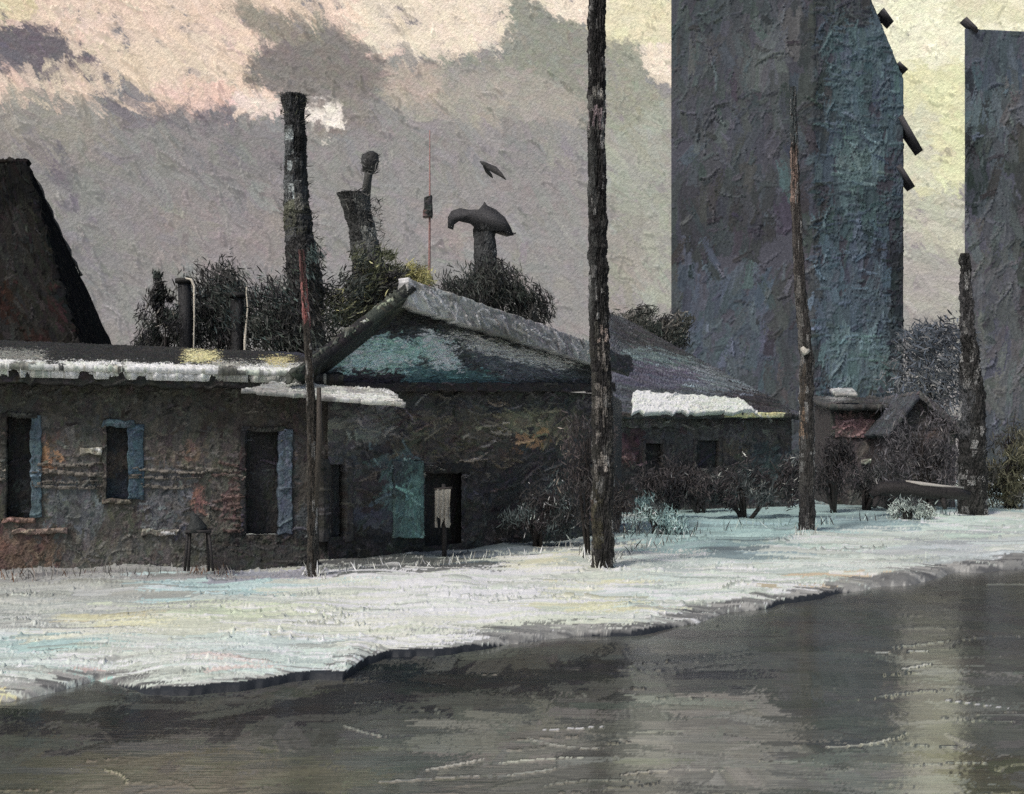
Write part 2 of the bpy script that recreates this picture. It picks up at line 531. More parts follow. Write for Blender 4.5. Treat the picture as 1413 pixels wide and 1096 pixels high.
# ================================================================== sky
def build_sky():
    RS = 300.0
    unit = RS / F
    T = R(37)
    us = np.linspace(-RS * T, RS * T, 1240)
    vs = np.concatenate([np.linspace(-16, 12, 40)[:-1], np.linspace(12, 176, 560)])
    def pos(u, v):
        th = np.asarray(u) / RS
        return np.stack([RS * np.sin(th), RS * np.cos(th), np.broadcast_to(v, th.shape)], -1)
    cv = Canvas(us, vs, 0.85, pos)
    items = [
        # the pale upper sky
        ((229, 200, 183), [(-700, -300), (720, -300), (720, 60), (600, 82), (540, 75), (440, 130), (330, 155), (240, 148), (150, 140), (0, 132), (-700, 150)]),
        ((226, 207, 190), [(470, -300), (960, -300), (960, 140), (890, 100), (830, 60), (740, 60), (600, 82), (500, 70)]),
        ((224, 204, 170), B(-700, -300, 50, 28)),
        ((224, 200, 180), B(60, 55, 330, 120)),
        ((226, 190, 176), B(230, 120, 330, 148)),
        ((158, 150, 143), [(520, 100), (830, 95), (830, 165), (600, 170), (540, 150)]),
        ((176, 160, 150), B(530, 95, 610, 140)),
        ((150, 143, 137), [(-700, 150), (0, 135), (200, 146), (160, 215), (-700, 230)]),
        # dark clouds and drifting smoke
        ((110, 101, 109), [(-200, 38), (60, 36), (92, 48), (95, 70), (135, 80), (128, 96), (40, 102), (-200, 98)]),
        ((128, 120, 117), [(342, 92), (385, 50), (470, 42), (505, 62), (540, 92), (515, 135), (430, 148), (385, 132), (345, 118)]),
        ((136, 127, 124), [(380, 130), (500, 120), (520, 180), (440, 190)]),
        ((150, 140, 128), [(300, 5), (420, 15), (480, 45), (380, 60)]),
        ((140, 138, 129), [(700, -30), (738, -10), (752, 18), (812, 38), (818, 150), (740, 98), (600, 90), (604, 78), (694, 82), (690, 52), (705, 45)]),
        ((214, 203, 174), B(832, -300, 960, 62)),
        ((148, 146, 134), [(836, 56), (888, 56), (893, 118), (930, 138), (930, 200), (836, 200)]),
        ((154, 153, 144), [(836, 200), (930, 130), (935, 420), (890, 430), (836, 420)]),
        ((146, 140, 134), B(836, 300, 890, 440)),
        # lilac and rose passages in the low cloud
        ((118, 109, 119), [(62, 205), (90, 200), (112, 290), (90, 310)]),
        ((124, 115, 122), B(140, 148, 320, 168)),
        ((143, 134, 134), B(200, 290, 420, 370)),
        ((148, 136, 136), B(596, 290, 650, 360)),
        ((132, 126, 128), B(250, 180, 420, 250)),
        # bright rents
        ((232, 218, 210), [(425, 146), (474, 146), (470, 176), (426, 174)]),
        ((228, 205, 196), [(318, 138), (345, 128), (388, 140), (388, 165), (345, 164)]),
        # the yellow gap between the towers
        ((222, 216, 192), B(1180, -300, 1500, 110)),
        ((206, 202, 166), B(1230, 90, 1345, 270)),
        ((196, 192, 170), B(1230, 150, 1290, 260)),
        ((178, 175, 160), B(1230, 262, 1345, 345)),
        ((156, 151, 145), B(1230, 345, 1345, 440)),
        ((205, 198, 170), [(1290, -20), (1420, 10), (1420, 35), (1330, 30)]),
    ]
    base = palette((139, 134, 134), items, 6, 0.9)
    base0 = palette((139, 134, 134), items, 3.5, 0.9)
    cv.fill((141, 136, 136))
    cv.op = 0.58
    cv.paint(base, unit, [(70, 26, 3.0, -25, 40, 0.3, 0.0, 0.015), (46, 13, 3.0, -42, 28, 0.5, 0.3, 0.025), (26, 7, 0.3, -42, 40, 1.0, 0.4, 0.05)], (-150, 150, -14, 170))
    for x0, y0, x1, y1 in ((300, 115, 560, 185), (-40, 30, 150, 105), (590, -20, 945, 150), (330, 40, 550, 150), (1220, -20, 1420, 280)):
        A, D = P(x0, y1, RS), P(x1, y0, RS)
        cv.paint(base0, unit, [(22, 9, 3.0, -30, 35, 0.5, 0.3, 0.02)], (RS * math.atan((x0 - 706.5) / F), RS * math.atan((x1 - 706.5) / F), A.z * .97, D.z * .97))
    cv.op = 0.8
    base1 = palette((139, 134, 134), items, 1.5, 0.85)
    for x0, y0, x1, y1 in ((420, 142, 480, 180), (312, 122, 392, 168), (835, 50, 935, 145), (690, -10, 815, 100), (-20, 32, 130, 100)):
        A, D = P(x0, y1, RS), P(x1, y0, RS)
        cv.paint(base1, unit, [(16, 7, 1.1, -30, 35, 0.7, 0.4, 0.02)], (RS * math.atan((x0 - 706.5) / F), RS * math.atan((x1 - 706.5) / F), A.z * .97, D.z * .97))
    cv.paint(base, unit, [(120, 60, 3.0, -25, 40, 1.0, 0.0, 0.02)], (-193, -150, -14, 170))
    cv.paint(base, unit, [(120, 60, 3.0, -25, 40, 1.0, 0.0, 0.02)], (150, 193, -14, 170))
    cv.wrinkles(800, unit, 20, -48, 28, 3.4, 1.10, (-145, 145, 20, 125))
    cv.wrinkles(60, unit, 50, -65, 20, 3.0, 1.15, (-125, -60, 20, 80))
    p = pos(cv.U, cv.V)
    p *= (1 - cv.h / RS)[..., None] ** np.array([1, 1, 0])
    m = paint_mat('painted_sky', unit * 1.8, 1.1, 0.7, 0.2, 0.62, unit * 2.6, (1, 1, 0.25), (0, -42, 0), 0.09)
    o = link('sky', p.reshape(-1, 3), quads(cv.nv, cv.nu)[:, ::-1], np.clip(cv.col.reshape(-1, 3), 0, .9), m)
    tag(o, None, None, kind='structure')
build_sky()

# ================================================================== ground, road, snow
ROAD_Z = -0.10
def far_ground():
    n = 60
    xs = np.linspace(-420, 420, n); ys = np.linspace(-60, 420, n)
    X, Y = np.meshgrid(xs, ys)
    Z = -0.42 + 0.1 * vnoise(n, n, 4, 4, 5)
    o = link('ground', np.stack([X, Y, Z], -1).reshape(-1, 3), quads(n, n), np.tile(lin((120, 120, 116)), (n * n, 1)), M(0.05, 'snow'))
    tag(o, None, None, kind='structure')
far_ground()

class Ground:
    """sheet of ground with rows closer together near by"""
    def __init__(s, a0, a1, na, ys, gain, zfun):
        s.a = np.linspace(a0, a1, na)
        s.ys = np.asarray(ys)
        A, Y = np.meshgrid(s.a, s.ys)
        cv = Canvas(s.a, s.ys, gain, lambda u, v: np.stack([u, v, zfun(u, v)], -1))
        cv.U, cv.V = A * Y, Y
        def window(u, v, ru, rv):
            j0, j1 = np.searchsorted(s.ys, (v - rv, v + rv))
            k = [(u - ru) / max(v - rv, .5), (u - ru) / (v + rv), (u + ru) / max(v - rv, .5), (u + ru) / (v + rv)]
            i0, i1 = np.searchsorted(s.a, (min(k), max(k)))
            return j0, j1, i0, i1
        cv.window = window
        s.cv, s.zfun = cv, zfun
    def paint(s, base, lays, dens=1.0, lim=None):
        """layers of (length m at 10 m, depth m at 10 m, count, angle, scatter, relief m, dryness, value scatter)"""
        cv = s.cv
        a0, a1, y0, y1 = lim or (s.a[0], s.a[-1], s.ys[0], s.ys[-1])
        for (L, W, n, ang, aj, th, dry, cj) in lays:
            n = int(n * dens)
            q = rng.uniform(1 / y1, 1 / y0, n)
            Y = 1 / q
            X = rng.uniform(a0, a1, n) * Y
            x, y = proj(cv.pos(X, Y))
            c = base(x, y)
            c = lin(np.clip(c * (1 + rng.normal(0, cj, (n, 1))) + rng.normal(0, 1.2, (n, 3)), 3, 255))
            k = (Y / 10) ** 0.9
            kd = (Y / 10) ** 1.5
            for i in range(n):
                cv.stroke(X[i], Y[i], math.radians(ang + rng.normal(0, aj)), L * k[i] * rng.uniform(.6, 1.4), W * kd[i] * rng.uniform(.7, 1.3), c[i], th * k[i], dry, rng.normal(0, 0.08))

EDGE = [(-260, 1040), (-120, 1005), (0, 983), (60, 968), (110, 952), (200, 968), (250, 968), (330, 958), (420, 946), (468, 946), (505, 920), (540, 909), (600, 909), (700, 897), (800, 889), (880, 883), (960, 865), (1040, 849),
        (1100, 835), (1180, 823), (1250, 815), (1330, 799), (1413, 791), (1560, 777), (1900, 754)]
ex, ey = [], []
for px, py in EDGE:
    Y = (EYE - ROAD_Z) * F / (py - HOR)
    ex.append((px - 706.5) / F * Y); ey.append(Y)
EDX = np.linspace(-16, 30, 900)
EDN = np.convolve(np.random.default_rng(5).normal(0, 0.16, 900), np.ones(11) / 11, 'same')
def edge_y(X):
    X = np.asarray(X, float)
    return np.interp(X, ex, ey) + 0.07 * np.sin(X * 3.1) + 0.05 * np.sin(X * 7.7 + 1) + np.interp(X, EDX, EDN)

def drop_w(X):
    # the bank is undercut in two stretches and slumps gently elsewhere
    px = 706.5 + F * np.asarray(X, float) / np.interp(X, ex, ey)
    return np.interp(px, [-200, 60, 200, 300, 610, 700, 780, 900, 1000, 1100, 1150, 1250, 1400], [.6, .5, .32, .2, .2, .45, .5, .3, .5, .3, .3, .6, .7])

def sstep(t):
    t = np.clip(t, 0, 1)
    return t * t * (3 - 2 * t)

def lumps(X, Y):
    return (0.035 * np.sin(X * 1.3 + 0.6 * np.sin(Y * 0.9)) * np.sin(Y * 0.8 + 0.4 * X) + 0.02 * np.sin(X * 4.1 + Y * 1.7) * np.sin(Y * 2.3 - X))

def snow_z(X, Y):
    e = edge_y(X)
    k = sstep((Y - e) / drop_w(X))
    return -0.26 + k * (0.20 + 0.02 * np.clip((0.34 - drop_w(X)) / 0.18, 0, 1) + 0.06 * sstep((Y - e) / 1.2)) + lumps(X, Y) * sstep((Y - e) / 0.8)

def build_snow():
    s = 1 / np.linspace(1 / 6.9, 1 / 70.0, 300)
    g = Ground(-0.66, 0.66, 1250, s, G_SNOW, snow_z)
    cv = g.cv
    cream, white, grey, teal = (214, 214, 198), (222, 224, 214), (168, 167, 162), (150, 172, 172)
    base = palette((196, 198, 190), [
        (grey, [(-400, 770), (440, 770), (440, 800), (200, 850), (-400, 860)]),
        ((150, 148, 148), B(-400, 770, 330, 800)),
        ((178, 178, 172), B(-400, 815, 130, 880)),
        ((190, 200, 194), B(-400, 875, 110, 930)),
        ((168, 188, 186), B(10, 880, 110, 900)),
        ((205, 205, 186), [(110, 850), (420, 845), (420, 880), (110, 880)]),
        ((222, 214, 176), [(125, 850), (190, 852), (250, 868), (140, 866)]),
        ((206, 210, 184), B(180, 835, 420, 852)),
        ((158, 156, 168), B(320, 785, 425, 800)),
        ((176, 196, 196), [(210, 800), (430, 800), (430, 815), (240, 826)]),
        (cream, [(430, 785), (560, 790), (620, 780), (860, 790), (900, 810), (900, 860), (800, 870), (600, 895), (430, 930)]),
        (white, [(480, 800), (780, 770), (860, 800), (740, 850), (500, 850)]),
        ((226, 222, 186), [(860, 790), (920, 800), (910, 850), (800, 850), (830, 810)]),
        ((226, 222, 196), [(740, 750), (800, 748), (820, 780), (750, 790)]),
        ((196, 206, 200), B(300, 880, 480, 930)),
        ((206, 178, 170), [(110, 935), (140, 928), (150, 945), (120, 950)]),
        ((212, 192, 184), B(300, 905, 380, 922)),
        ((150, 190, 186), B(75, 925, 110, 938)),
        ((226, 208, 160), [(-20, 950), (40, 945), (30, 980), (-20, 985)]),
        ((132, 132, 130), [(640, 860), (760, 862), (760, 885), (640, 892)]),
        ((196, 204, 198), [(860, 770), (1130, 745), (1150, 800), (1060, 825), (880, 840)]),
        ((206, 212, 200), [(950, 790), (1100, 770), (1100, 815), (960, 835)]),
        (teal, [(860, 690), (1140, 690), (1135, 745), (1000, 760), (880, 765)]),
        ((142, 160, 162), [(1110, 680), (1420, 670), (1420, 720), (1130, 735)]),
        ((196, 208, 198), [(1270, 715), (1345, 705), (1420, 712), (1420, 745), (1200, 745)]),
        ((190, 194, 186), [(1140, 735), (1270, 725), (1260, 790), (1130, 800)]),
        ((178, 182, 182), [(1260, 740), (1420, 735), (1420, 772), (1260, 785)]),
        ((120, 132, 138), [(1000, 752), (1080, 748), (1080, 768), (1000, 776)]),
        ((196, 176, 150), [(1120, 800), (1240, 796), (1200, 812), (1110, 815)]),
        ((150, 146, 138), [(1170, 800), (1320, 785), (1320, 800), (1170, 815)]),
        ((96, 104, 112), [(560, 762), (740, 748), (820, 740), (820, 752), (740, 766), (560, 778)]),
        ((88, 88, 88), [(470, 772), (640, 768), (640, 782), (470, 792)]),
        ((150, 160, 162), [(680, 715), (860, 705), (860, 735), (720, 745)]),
    ], 6, 0.9)
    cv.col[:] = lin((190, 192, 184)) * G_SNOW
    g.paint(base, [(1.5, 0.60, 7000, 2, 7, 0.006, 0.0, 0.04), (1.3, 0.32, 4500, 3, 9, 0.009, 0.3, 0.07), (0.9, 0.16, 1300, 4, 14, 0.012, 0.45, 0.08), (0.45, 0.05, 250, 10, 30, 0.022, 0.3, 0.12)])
    for i in range(170):
        yy = 1 / rng.uniform(1 / 26, 1 / 8.3); xx = rng.uniform(-.5, .5) * yy
        kx = (yy / 10)
        px, py = proj(np.array([[xx, yy, 0.0]]))
        cc = lin(np.clip(base(px, py)[0] * rng.choice([1.1, .72, .86]), 0, 250))
        cv.stroke(xx, yy, R(4 + rng.normal(0, 9)), .9 * kx * rng.uniform(.3, 1.3), .05 * kx ** 1.6, cc, .03 * kx, .3, rng.normal(0, .08), 3)
    # earth and slush, plus undercut shade painted dark, where the bank breaks off
    X, Y = cv.U, cv.V
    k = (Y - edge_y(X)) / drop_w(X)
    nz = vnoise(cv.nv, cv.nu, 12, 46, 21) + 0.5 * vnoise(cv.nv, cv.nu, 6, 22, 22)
    for i in range(900):
        xx = rng.uniform(-8.5, 13)
        wd = float(drop_w(xx))
        yy = float(edge_y(xx)) + wd * rng.uniform(.2, 1.3) + rng.normal(0, .05)
        q = (yy / 10) ** 1.2
        cv.stroke(xx, yy, R(6 + rng.normal(0, 8)), .5 * q * rng.uniform(.4, 1.4), wd * .22 * q * rng.uniform(.5, 1.2), lin(np.array(((110, 110, 108), (132, 132, 128), (84, 84, 84), (156, 155, 150))[rng.integers(4)], float)), .012, .5)
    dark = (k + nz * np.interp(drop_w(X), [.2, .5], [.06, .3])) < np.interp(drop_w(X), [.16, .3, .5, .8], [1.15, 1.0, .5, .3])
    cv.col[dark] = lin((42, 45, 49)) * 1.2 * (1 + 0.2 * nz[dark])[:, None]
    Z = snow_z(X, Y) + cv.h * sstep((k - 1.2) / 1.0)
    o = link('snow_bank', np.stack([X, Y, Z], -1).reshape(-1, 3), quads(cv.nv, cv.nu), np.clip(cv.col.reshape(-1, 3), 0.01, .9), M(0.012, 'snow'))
    tag(o, None, None, kind='structure')
build_snow()

def build_road():
    s = 1 / np.linspace(1 / 3.6, 1 / 34.0, 380)
    g = Ground(-0.85, 0.85, 1150, s, 1.75, lambda X, Y: np.full(np.shape(X), ROAD_Z))
    cv = g.cv
    cv.col[:] = lin((70, 69, 66))
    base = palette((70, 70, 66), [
        ((40, 40, 41), [(-400, 985), (240, 975), (480, 955), (620, 915), (1000, 900), (1000, 925), (600, 970), (300, 1010), (-400, 1030)]),  # bank's shadow on the wet surface, painted as this and the next dark patch
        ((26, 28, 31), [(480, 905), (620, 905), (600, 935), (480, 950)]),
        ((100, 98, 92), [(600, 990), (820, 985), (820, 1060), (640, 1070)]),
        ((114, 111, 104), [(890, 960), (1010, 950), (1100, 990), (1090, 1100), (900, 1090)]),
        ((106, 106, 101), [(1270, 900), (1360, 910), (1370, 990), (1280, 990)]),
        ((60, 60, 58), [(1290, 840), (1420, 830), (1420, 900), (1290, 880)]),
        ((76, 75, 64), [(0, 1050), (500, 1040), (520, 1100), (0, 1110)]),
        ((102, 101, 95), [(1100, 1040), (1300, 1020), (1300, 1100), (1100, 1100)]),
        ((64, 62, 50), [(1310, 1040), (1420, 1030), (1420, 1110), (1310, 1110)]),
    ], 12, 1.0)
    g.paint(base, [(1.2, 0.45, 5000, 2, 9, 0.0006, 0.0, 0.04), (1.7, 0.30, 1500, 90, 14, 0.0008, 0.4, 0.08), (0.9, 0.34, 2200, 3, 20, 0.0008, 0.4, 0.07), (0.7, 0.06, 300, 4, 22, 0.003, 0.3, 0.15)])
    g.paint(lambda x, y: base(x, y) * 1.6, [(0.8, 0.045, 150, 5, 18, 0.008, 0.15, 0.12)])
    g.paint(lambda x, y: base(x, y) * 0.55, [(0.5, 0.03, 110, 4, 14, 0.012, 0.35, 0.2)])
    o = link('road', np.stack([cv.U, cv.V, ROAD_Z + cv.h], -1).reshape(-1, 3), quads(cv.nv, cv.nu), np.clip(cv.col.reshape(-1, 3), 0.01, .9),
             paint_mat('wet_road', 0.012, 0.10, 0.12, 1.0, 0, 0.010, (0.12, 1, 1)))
    tag(o, None, None, kind='structure')
build_road()

# ================================================================== towers
def tower():
    Yt = 90.0
    u = Yt / F
    t = thing('tower_block', 'huge dark blue-grey tower with a sloping shoulder rising out of the picture', 'tower', P(1090, 650, Yt))
    x0, x1, x2 = (930 - 706.5) * u, (1122 - 706.5) * u, (1248 - 706.5) * u
    path = [(x0, Yt + 1.5), (x1, Yt), (x2 * 1.03, Yt + 3.0), (x2 * 1.06 + 0.5, Yt + 16), (x0 * 1.17, Yt + 17)]
    z_sh = EYE + (HOR - 92) * u
    def shape(x, y, z):
        k = np.clip((z - z_sh) / (92 * u), 0, 3)
        lim = x2 * 1.03 - k * 46 * u
        return np.where(x > lim, lim + (x - lim) * 0.15, x), y
    wr = Wrap(path, -0.4, 52.0, u, G_FAR, True, shape, fine=(0, 1), step=1.6)
    base = palette((64, 68, 76), [
        ((61, 66, 74), B(920, -300, 1130, 700)),
        ((65, 70, 78), B(940, 60, 1010, 330)),
        ((76, 82, 88), B(1030, 30, 1090, 130)),
        ((55, 58, 64), B(930, 250, 1060, 480)),
        ((66, 76, 92), B(940, 360, 1060, 520)),
        ((72, 92, 104), B(1140, 40, 1260, 180)),
        ((65, 84, 97), B(1130, 180, 1260, 560)),
        ((87, 112, 118), B(1150, 190, 1215, 250)),
        ((74, 92, 112), B(1125, 330, 1240, 470)),
        ((86, 112, 122), B(1140, 460, 1230, 540)),
        ((61, 88, 96), B(1075, 215, 1092, 290)),
        ((49, 56, 66), B(1228, 300, 1262, 600)),
        ((53, 58, 64), B(1100, 0, 1130, 330)),
        ((59, 68, 76), B(1200, 560, 1300, 700)),
    ], 8, 0.62)
    wr.cv.fill((68, 69, 77))
    bx = (0, wr.corner[2], -0.4, 45.0)
    wr.cv.paint(base, u, [(80, 28, 3, 88, 10, 0.4, 0.0, 0.04), (50, 13, 1.4, 86, 18, 0.6, 0.35, 0.08), (24, 6, 0.2, 60, 50, 1.4, 0.45, 0.16)], bx)
    wr.cv.paint(base, u, [(26, 4, 0.35, 2, 8, 1.2, 0.4, 0.12)], (wr.corner[1], wr.corner[2], 6, 42))
    wr.cv.wrinkles(130, u, 34, 80, 45, 2.2, 1.45, bx)
    wr.build('wall', M(u, 'far'), t, ragged=0.012)
    # rows of ledges along the far edge, seen end on
    for (px0, py0, px1, py1, th) in ((1243, 160, 1273, 208, 0.2), (1240, 228, 1262, 258, 0.22), (1218, 12, 1233, 30, 0.14), (1240, 86, 1253, 96, 0.12)):
        a, b = P(px0, py0, Yt + 2.6), P(px1, py1, Yt + 2.6)
        m = Mesh()
        d = (b - a).normalized()
        nrm = Vector((d.z, 0, -d.x)) * th
        dep = Vector((0, 1.6, 0))
        q = [a - nrm, b - nrm * .3, b + nrm * .2, a + nrm]
        m.add((q + [p + dep for p in q], [(0, 1, 2, 3), (7, 6, 5, 4), (0, 4, 5, 1), (1, 5, 6, 2), (2, 6, 7, 3), (3, 7, 4, 0)]), lin((62, 62, 66)) * G_FAR, .1)
        m.build('ledge', M(u, 'far'), t)
    # tower at the picture's right
    Y2 = 80.0
    u = Y2 / F
    t = thing('tower_block', 'grey tower with a flat top, cut by the right side of the picture', 'tower', P(1400, 650, Y2))
    xa, xb = (1331 - 706.5) * u, (1500 - 706.5) * u
    wr = Wrap([(xa, Y2), (xb, Y2 + 1), (xb + 1, Y2 + 12), (xa + 1 + 12 * .41, Y2 + 12)], -0.4, EYE + (HOR - 40) * u, u, G_FAR, True, None, fine=(0,), step=1.6)
    base = palette((72, 77, 86), [
        ((68, 78, 92), B(1325, 30, 1390, 200)),
        ((82, 98, 108), B(1335, 120, 1375, 180)),
        ((80, 82, 88), B(1390, 100, 1420, 180)),
        ((61, 62, 64), B(1400, 170, 1440, 480)),
        ((78, 80, 86), B(1340, 300, 1413, 480)),
        ((87, 90, 90), B(1330, 470, 1430, 560)),
        ((42, 46, 52), B(1320, 20, 1338, 470)),
        ((55, 58, 62), B(1360, 140, 1372, 290)),
    ], 8, 0.62)
    wr.cv.fill((76, 78, 88))
    bx = (0, wr.corner[1], -0.4, wr.z1)
    wr.cv.paint(base, u, [(80, 28, 3, 88, 10, 0.4, 0.0, 0.04), (50, 13, 1.4, 86, 18, 0.6, 0.35, 0.08), (24, 6, 0.2, 60, 50, 1.4, 0.45, 0.15)], bx)
    wr.cv.wrinkles(40, u, 34, 60, 45, 2.2, 1.4, bx)
    wr.build('wall', M(u, 'far'), t, ragged=0.012)
    a = P(1330, 26, Y2 - .3)
    m = Mesh()
    q = [a, P(1350, 44, Y2 - .3), P(1349, 38, Y2 - .3), P(1334, 23, Y2 - .3)]
    dep = Vector((0, 0.8, 0))
    m.add(([Vector(v) for v in q] + [Vector(v) + dep for v in q], [(0, 1, 2, 3), (7, 6, 5, 4), (0, 4, 5, 1), (1, 5, 6, 2), (2, 6, 7, 3), (3, 7, 4, 0)]), lin((70, 68, 70)) * G_FAR, .1)
    m.build('parapet', M(u, 'far'), t)
tower()

# ================================================================== long low house at the left
GX = (-12.5, 13.75)
def long_house():
    p0, p1 = np.array((-7.27, 15.6)), np.array((-2.93, 17.1))
    d = (p1 - p0) / np.linalg.norm(p1 - p0)
    pl = p0 - d * 5.0
    back = np.array((-d[1], d[0])) * 5.5
    u = 16.3 / F
    t = thing('long_house', 'long low grey-brown house with a dark doorway, blue trim and snow on its eave', 'house', (p0[0], p0[1], 0))
    wr = Wrap([pl + back, pl, p1 + d * 0.1, p1 + d * .1 + back], -0.3, 2.80, u, G_WALL, fine=(1,))
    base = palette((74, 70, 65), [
        ((66, 63, 58), B(-300, 520, 460, 585)),  # faint shade of the eave painted into the wall colour
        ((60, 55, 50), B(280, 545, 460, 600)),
        ((84, 80, 76), B(75, 590, 145, 660)),
        ((82, 84, 87), [(60, 670), (140, 660), (140, 730), (60, 735)]),
        ((78, 76, 78), B(200, 620, 260, 740)),
        ((84, 84, 88), B(200, 660, 255, 735)),
        ((100, 78, 68), B(60, 600, 76, 650)),
        ((150, 104, 74), B(58, 615, 74, 640)),
        ((82, 72, 66), B(205, 615, 280, 640)),
        ((104, 80, 70), B(252, 612, 268, 634)),
        ((116, 80, 72), B(272, 670, 282, 710)),
        ((84, 62, 60), B(316, 665, 334, 720)),
        ((92, 72, 62), [(0, 735), (85, 740), (85, 785), (0, 795)]),
        ((100, 72, 62), B(-30, 730, 8, 790)),
        ((86, 82, 78), B(100, 735, 250, 790)),
        ((60, 62, 66), B(385, 600, 440, 770)),
        ((54, 50, 48), B(408, 560, 450, 700)),
        ((48, 46, 45), [(300, 738), (450, 735), (450, 790), (330, 790)]),
    ], 6)
    cv = wr.cv
    cv.gain = G_WALL * 0.9
    cv.fill((72, 69, 64))
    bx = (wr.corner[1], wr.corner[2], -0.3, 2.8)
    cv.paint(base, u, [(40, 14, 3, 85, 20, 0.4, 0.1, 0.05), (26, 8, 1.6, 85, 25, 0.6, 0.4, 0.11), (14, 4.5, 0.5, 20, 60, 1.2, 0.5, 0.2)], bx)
    # trowelled ridges across the plaster
    for px, py, L in ((70, 640, 130), (105, 652, 190), (170, 656, 230), (60, 664, 160), (240, 650, 120), (300, 648, 110), (90, 672, 110), (330, 656, 60), (230, 672, 70), (30, 650, 60)):
        uu = wr.u_at(px, 1)
        z = wr.at(px, py, 1)[2]
        cv.stroke(uu, z, R(-3), L * u, 4.5 * u, lin((104, 99, 92)), 4.5 * u, 0.3, 0.03, 3)
    for i in range(14):
        px, py = rng.uniform(300, 345), 640 + i * 7 + rng.normal(0, 2)
        cv.stroke(wr.u_at(px, 1), wr.at(px, py, 1)[2], R(rng.normal(0, 8)), 34 * u, 4 * u, lin((92, 76, 72)), 3.5 * u, 0.3, 0.05, 3)
    cv.wrinkles(110, u, 24, 5, 40, 3.0, 1.6, bx)
    def box(x0, y0, x1, y1):
        ua, ub = wr.u_at(x0, 1), wr.u_at(x1, 1)
        return ua, ub, wr.at((x0 + x1) / 2, y1, 1)[2], wr.at((x0 + x1) / 2, y0, 1)[2]
    holes = [box(8, 575, 44, 716), box(146, 588, 178, 690), box(338, 594, 386, 738)]
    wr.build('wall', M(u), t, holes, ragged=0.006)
    org = wr.at(0, 620, 1); u00 = wr.u_at(0, 1)
    def W(uu, z, out=0.0):
        q = org[:2] + d * (uu - u00)
        return np.array([q[0] + d[1] * out, q[1] - d[0] * out, z])
    def panel(name, b, out, thick, colr, parent, items=(), lay=None, wrk=3, rag=0.01):
        a0, a1, z0, z1 = b
        return slab(name, W(a0, z0, out), W(a1, z0, out), W(a1, z1, out), W(a0, z1, out), thick, u, G_WALL, palette(colr, items, 3), M(u), parent, lay or layers(0.6, 85), wrk, rag)
    def deep(name, b, colr, parent, fcol, sides, items=(), depth=0.22):
        """recessed leaf in a hole, with its frame"""
        o = panel(name, b, -depth, 0.05, colr, parent, items)
        a0, a1, z0, z1 = b
        for (sd, c, wd) in sides:
            q = {'l': (a0 - wd, a0 + .015, z0, z1 + .02), 'r': (a1 - .015, a1 + wd, z0, z1 + .02), 't': (a0 - .05, a1 + .08, z1 - .015, z1 + wd), 'b': (a0 - .04, a1 + .04, z0 - wd, z0 + .015)}[sd]
            f = panel('door_frame' if name == 'door' else 'window_frame', q, 0.035 if sd in 'tb' else 0.028, depth + 0.06, c, o if False else parent, (), None, 4, 0.016)
        return o
    dk = (40, 39, 39)
    o = deep('door', holes[0], dk, t, None, (('l', (52, 50, 46), .06), ('r', (66, 82, 92), .13), ('t', (44, 43, 41), .06), ('b', (96, 72, 62), .05)), [((58, 58, 58), B(30, 660, 46, 720))])
    o = deep('window', holes[1], (46, 46, 48), t, None, (('l', (66, 62, 56), .04), ('r', (50, 68, 82), .21), ('t', (62, 78, 88), .09), ('b', (78, 70, 62), .05)), [((78, 68, 62), B(140, 625, 178, 650)), ((56, 62, 70), B(140, 660, 178, 700))])
    o = deep('door', holes[2], (42, 41, 41), t, None, (('l', (40, 40, 41), .07), ('r', (64, 74, 88), .19), ('t', (50, 48, 46), .06)), [((54, 54, 54), B(358, 640, 372, 672)), ((66, 66, 74), B(340, 590, 352, 602))])
    # broad pale plaster sills and ledges under the openings
    for (x0, y0, x1, y1, c) in ((18, 729, 92, 736, (112, 92, 82)), (196, 730, 246, 738, (104, 96, 88)), (112, 618, 142, 627, (120, 112, 100))):
        panel('sill', box(x0, y0, x1, y1), 0.05, 0.07, c, t, (), None, 4, 0.02)
    # eave board and roof
    ze = 2.80
    panel('eave_board', (wr.corner[1] - .3, wr.corner[2] + .1, 2.66, 2.86), 0.40, 0.42, (42, 41, 39), t, (), layers(0.7, 0), 6, 0.03)
    a0, a1 = wr.corner[1] - .4, wr.corner[2] + .15
    A, Bq = W(a0, 2.88, .45), W(a1, 2.86, .45)
    Cq, D = W(a1, 3.58, -4.2), W(a0, 3.72, -4.2)
    roofb = palette((46, 45, 44), [
        ((206, 206, 196), [(-300, 497), (160, 503), (300, 515), (330, 528), (-300, 526)]),
        ((226, 224, 214), [(180, 505), (290, 508), (290, 522), (180, 522)]),
        ((204, 188, 128), B(255, 486, 300, 502)),
        ((150, 146, 138), B(290, 502, 345, 520)),
        ((186, 168, 110), B(368, 495, 402, 512)),
        ((54, 54, 70), B(375, 478, 430, 492)),
        ((50, 48, 46), B(200, 440, 420, 486)),
        ((170, 168, 162), B(350, 505, 430, 525)),
        ((120, 118, 112), B(-300, 486, 60, 500)),
    ], 4)
    slab('roof', A, Bq, Cq, D, 0.12, u, G_ROOF, roofb, M(u), t, [(40, 10, 4, 2, 12, 1.5, 0.1, 0.05), (24, 6, 3, 0, 25, 2.2, 0.4, 0.09), (12, 4, 1.2, 40, 50, 2.2, 0.4, 0.15)], 40, 0.05)
    # snow shelf hanging over the eave
    sm = W(a0, 2.92, .50), W(wr.u_at(425, 1), 2.90, .50), W(wr.u_at(400, 1), 2.965, .30), W(a0, 3.00, .30)
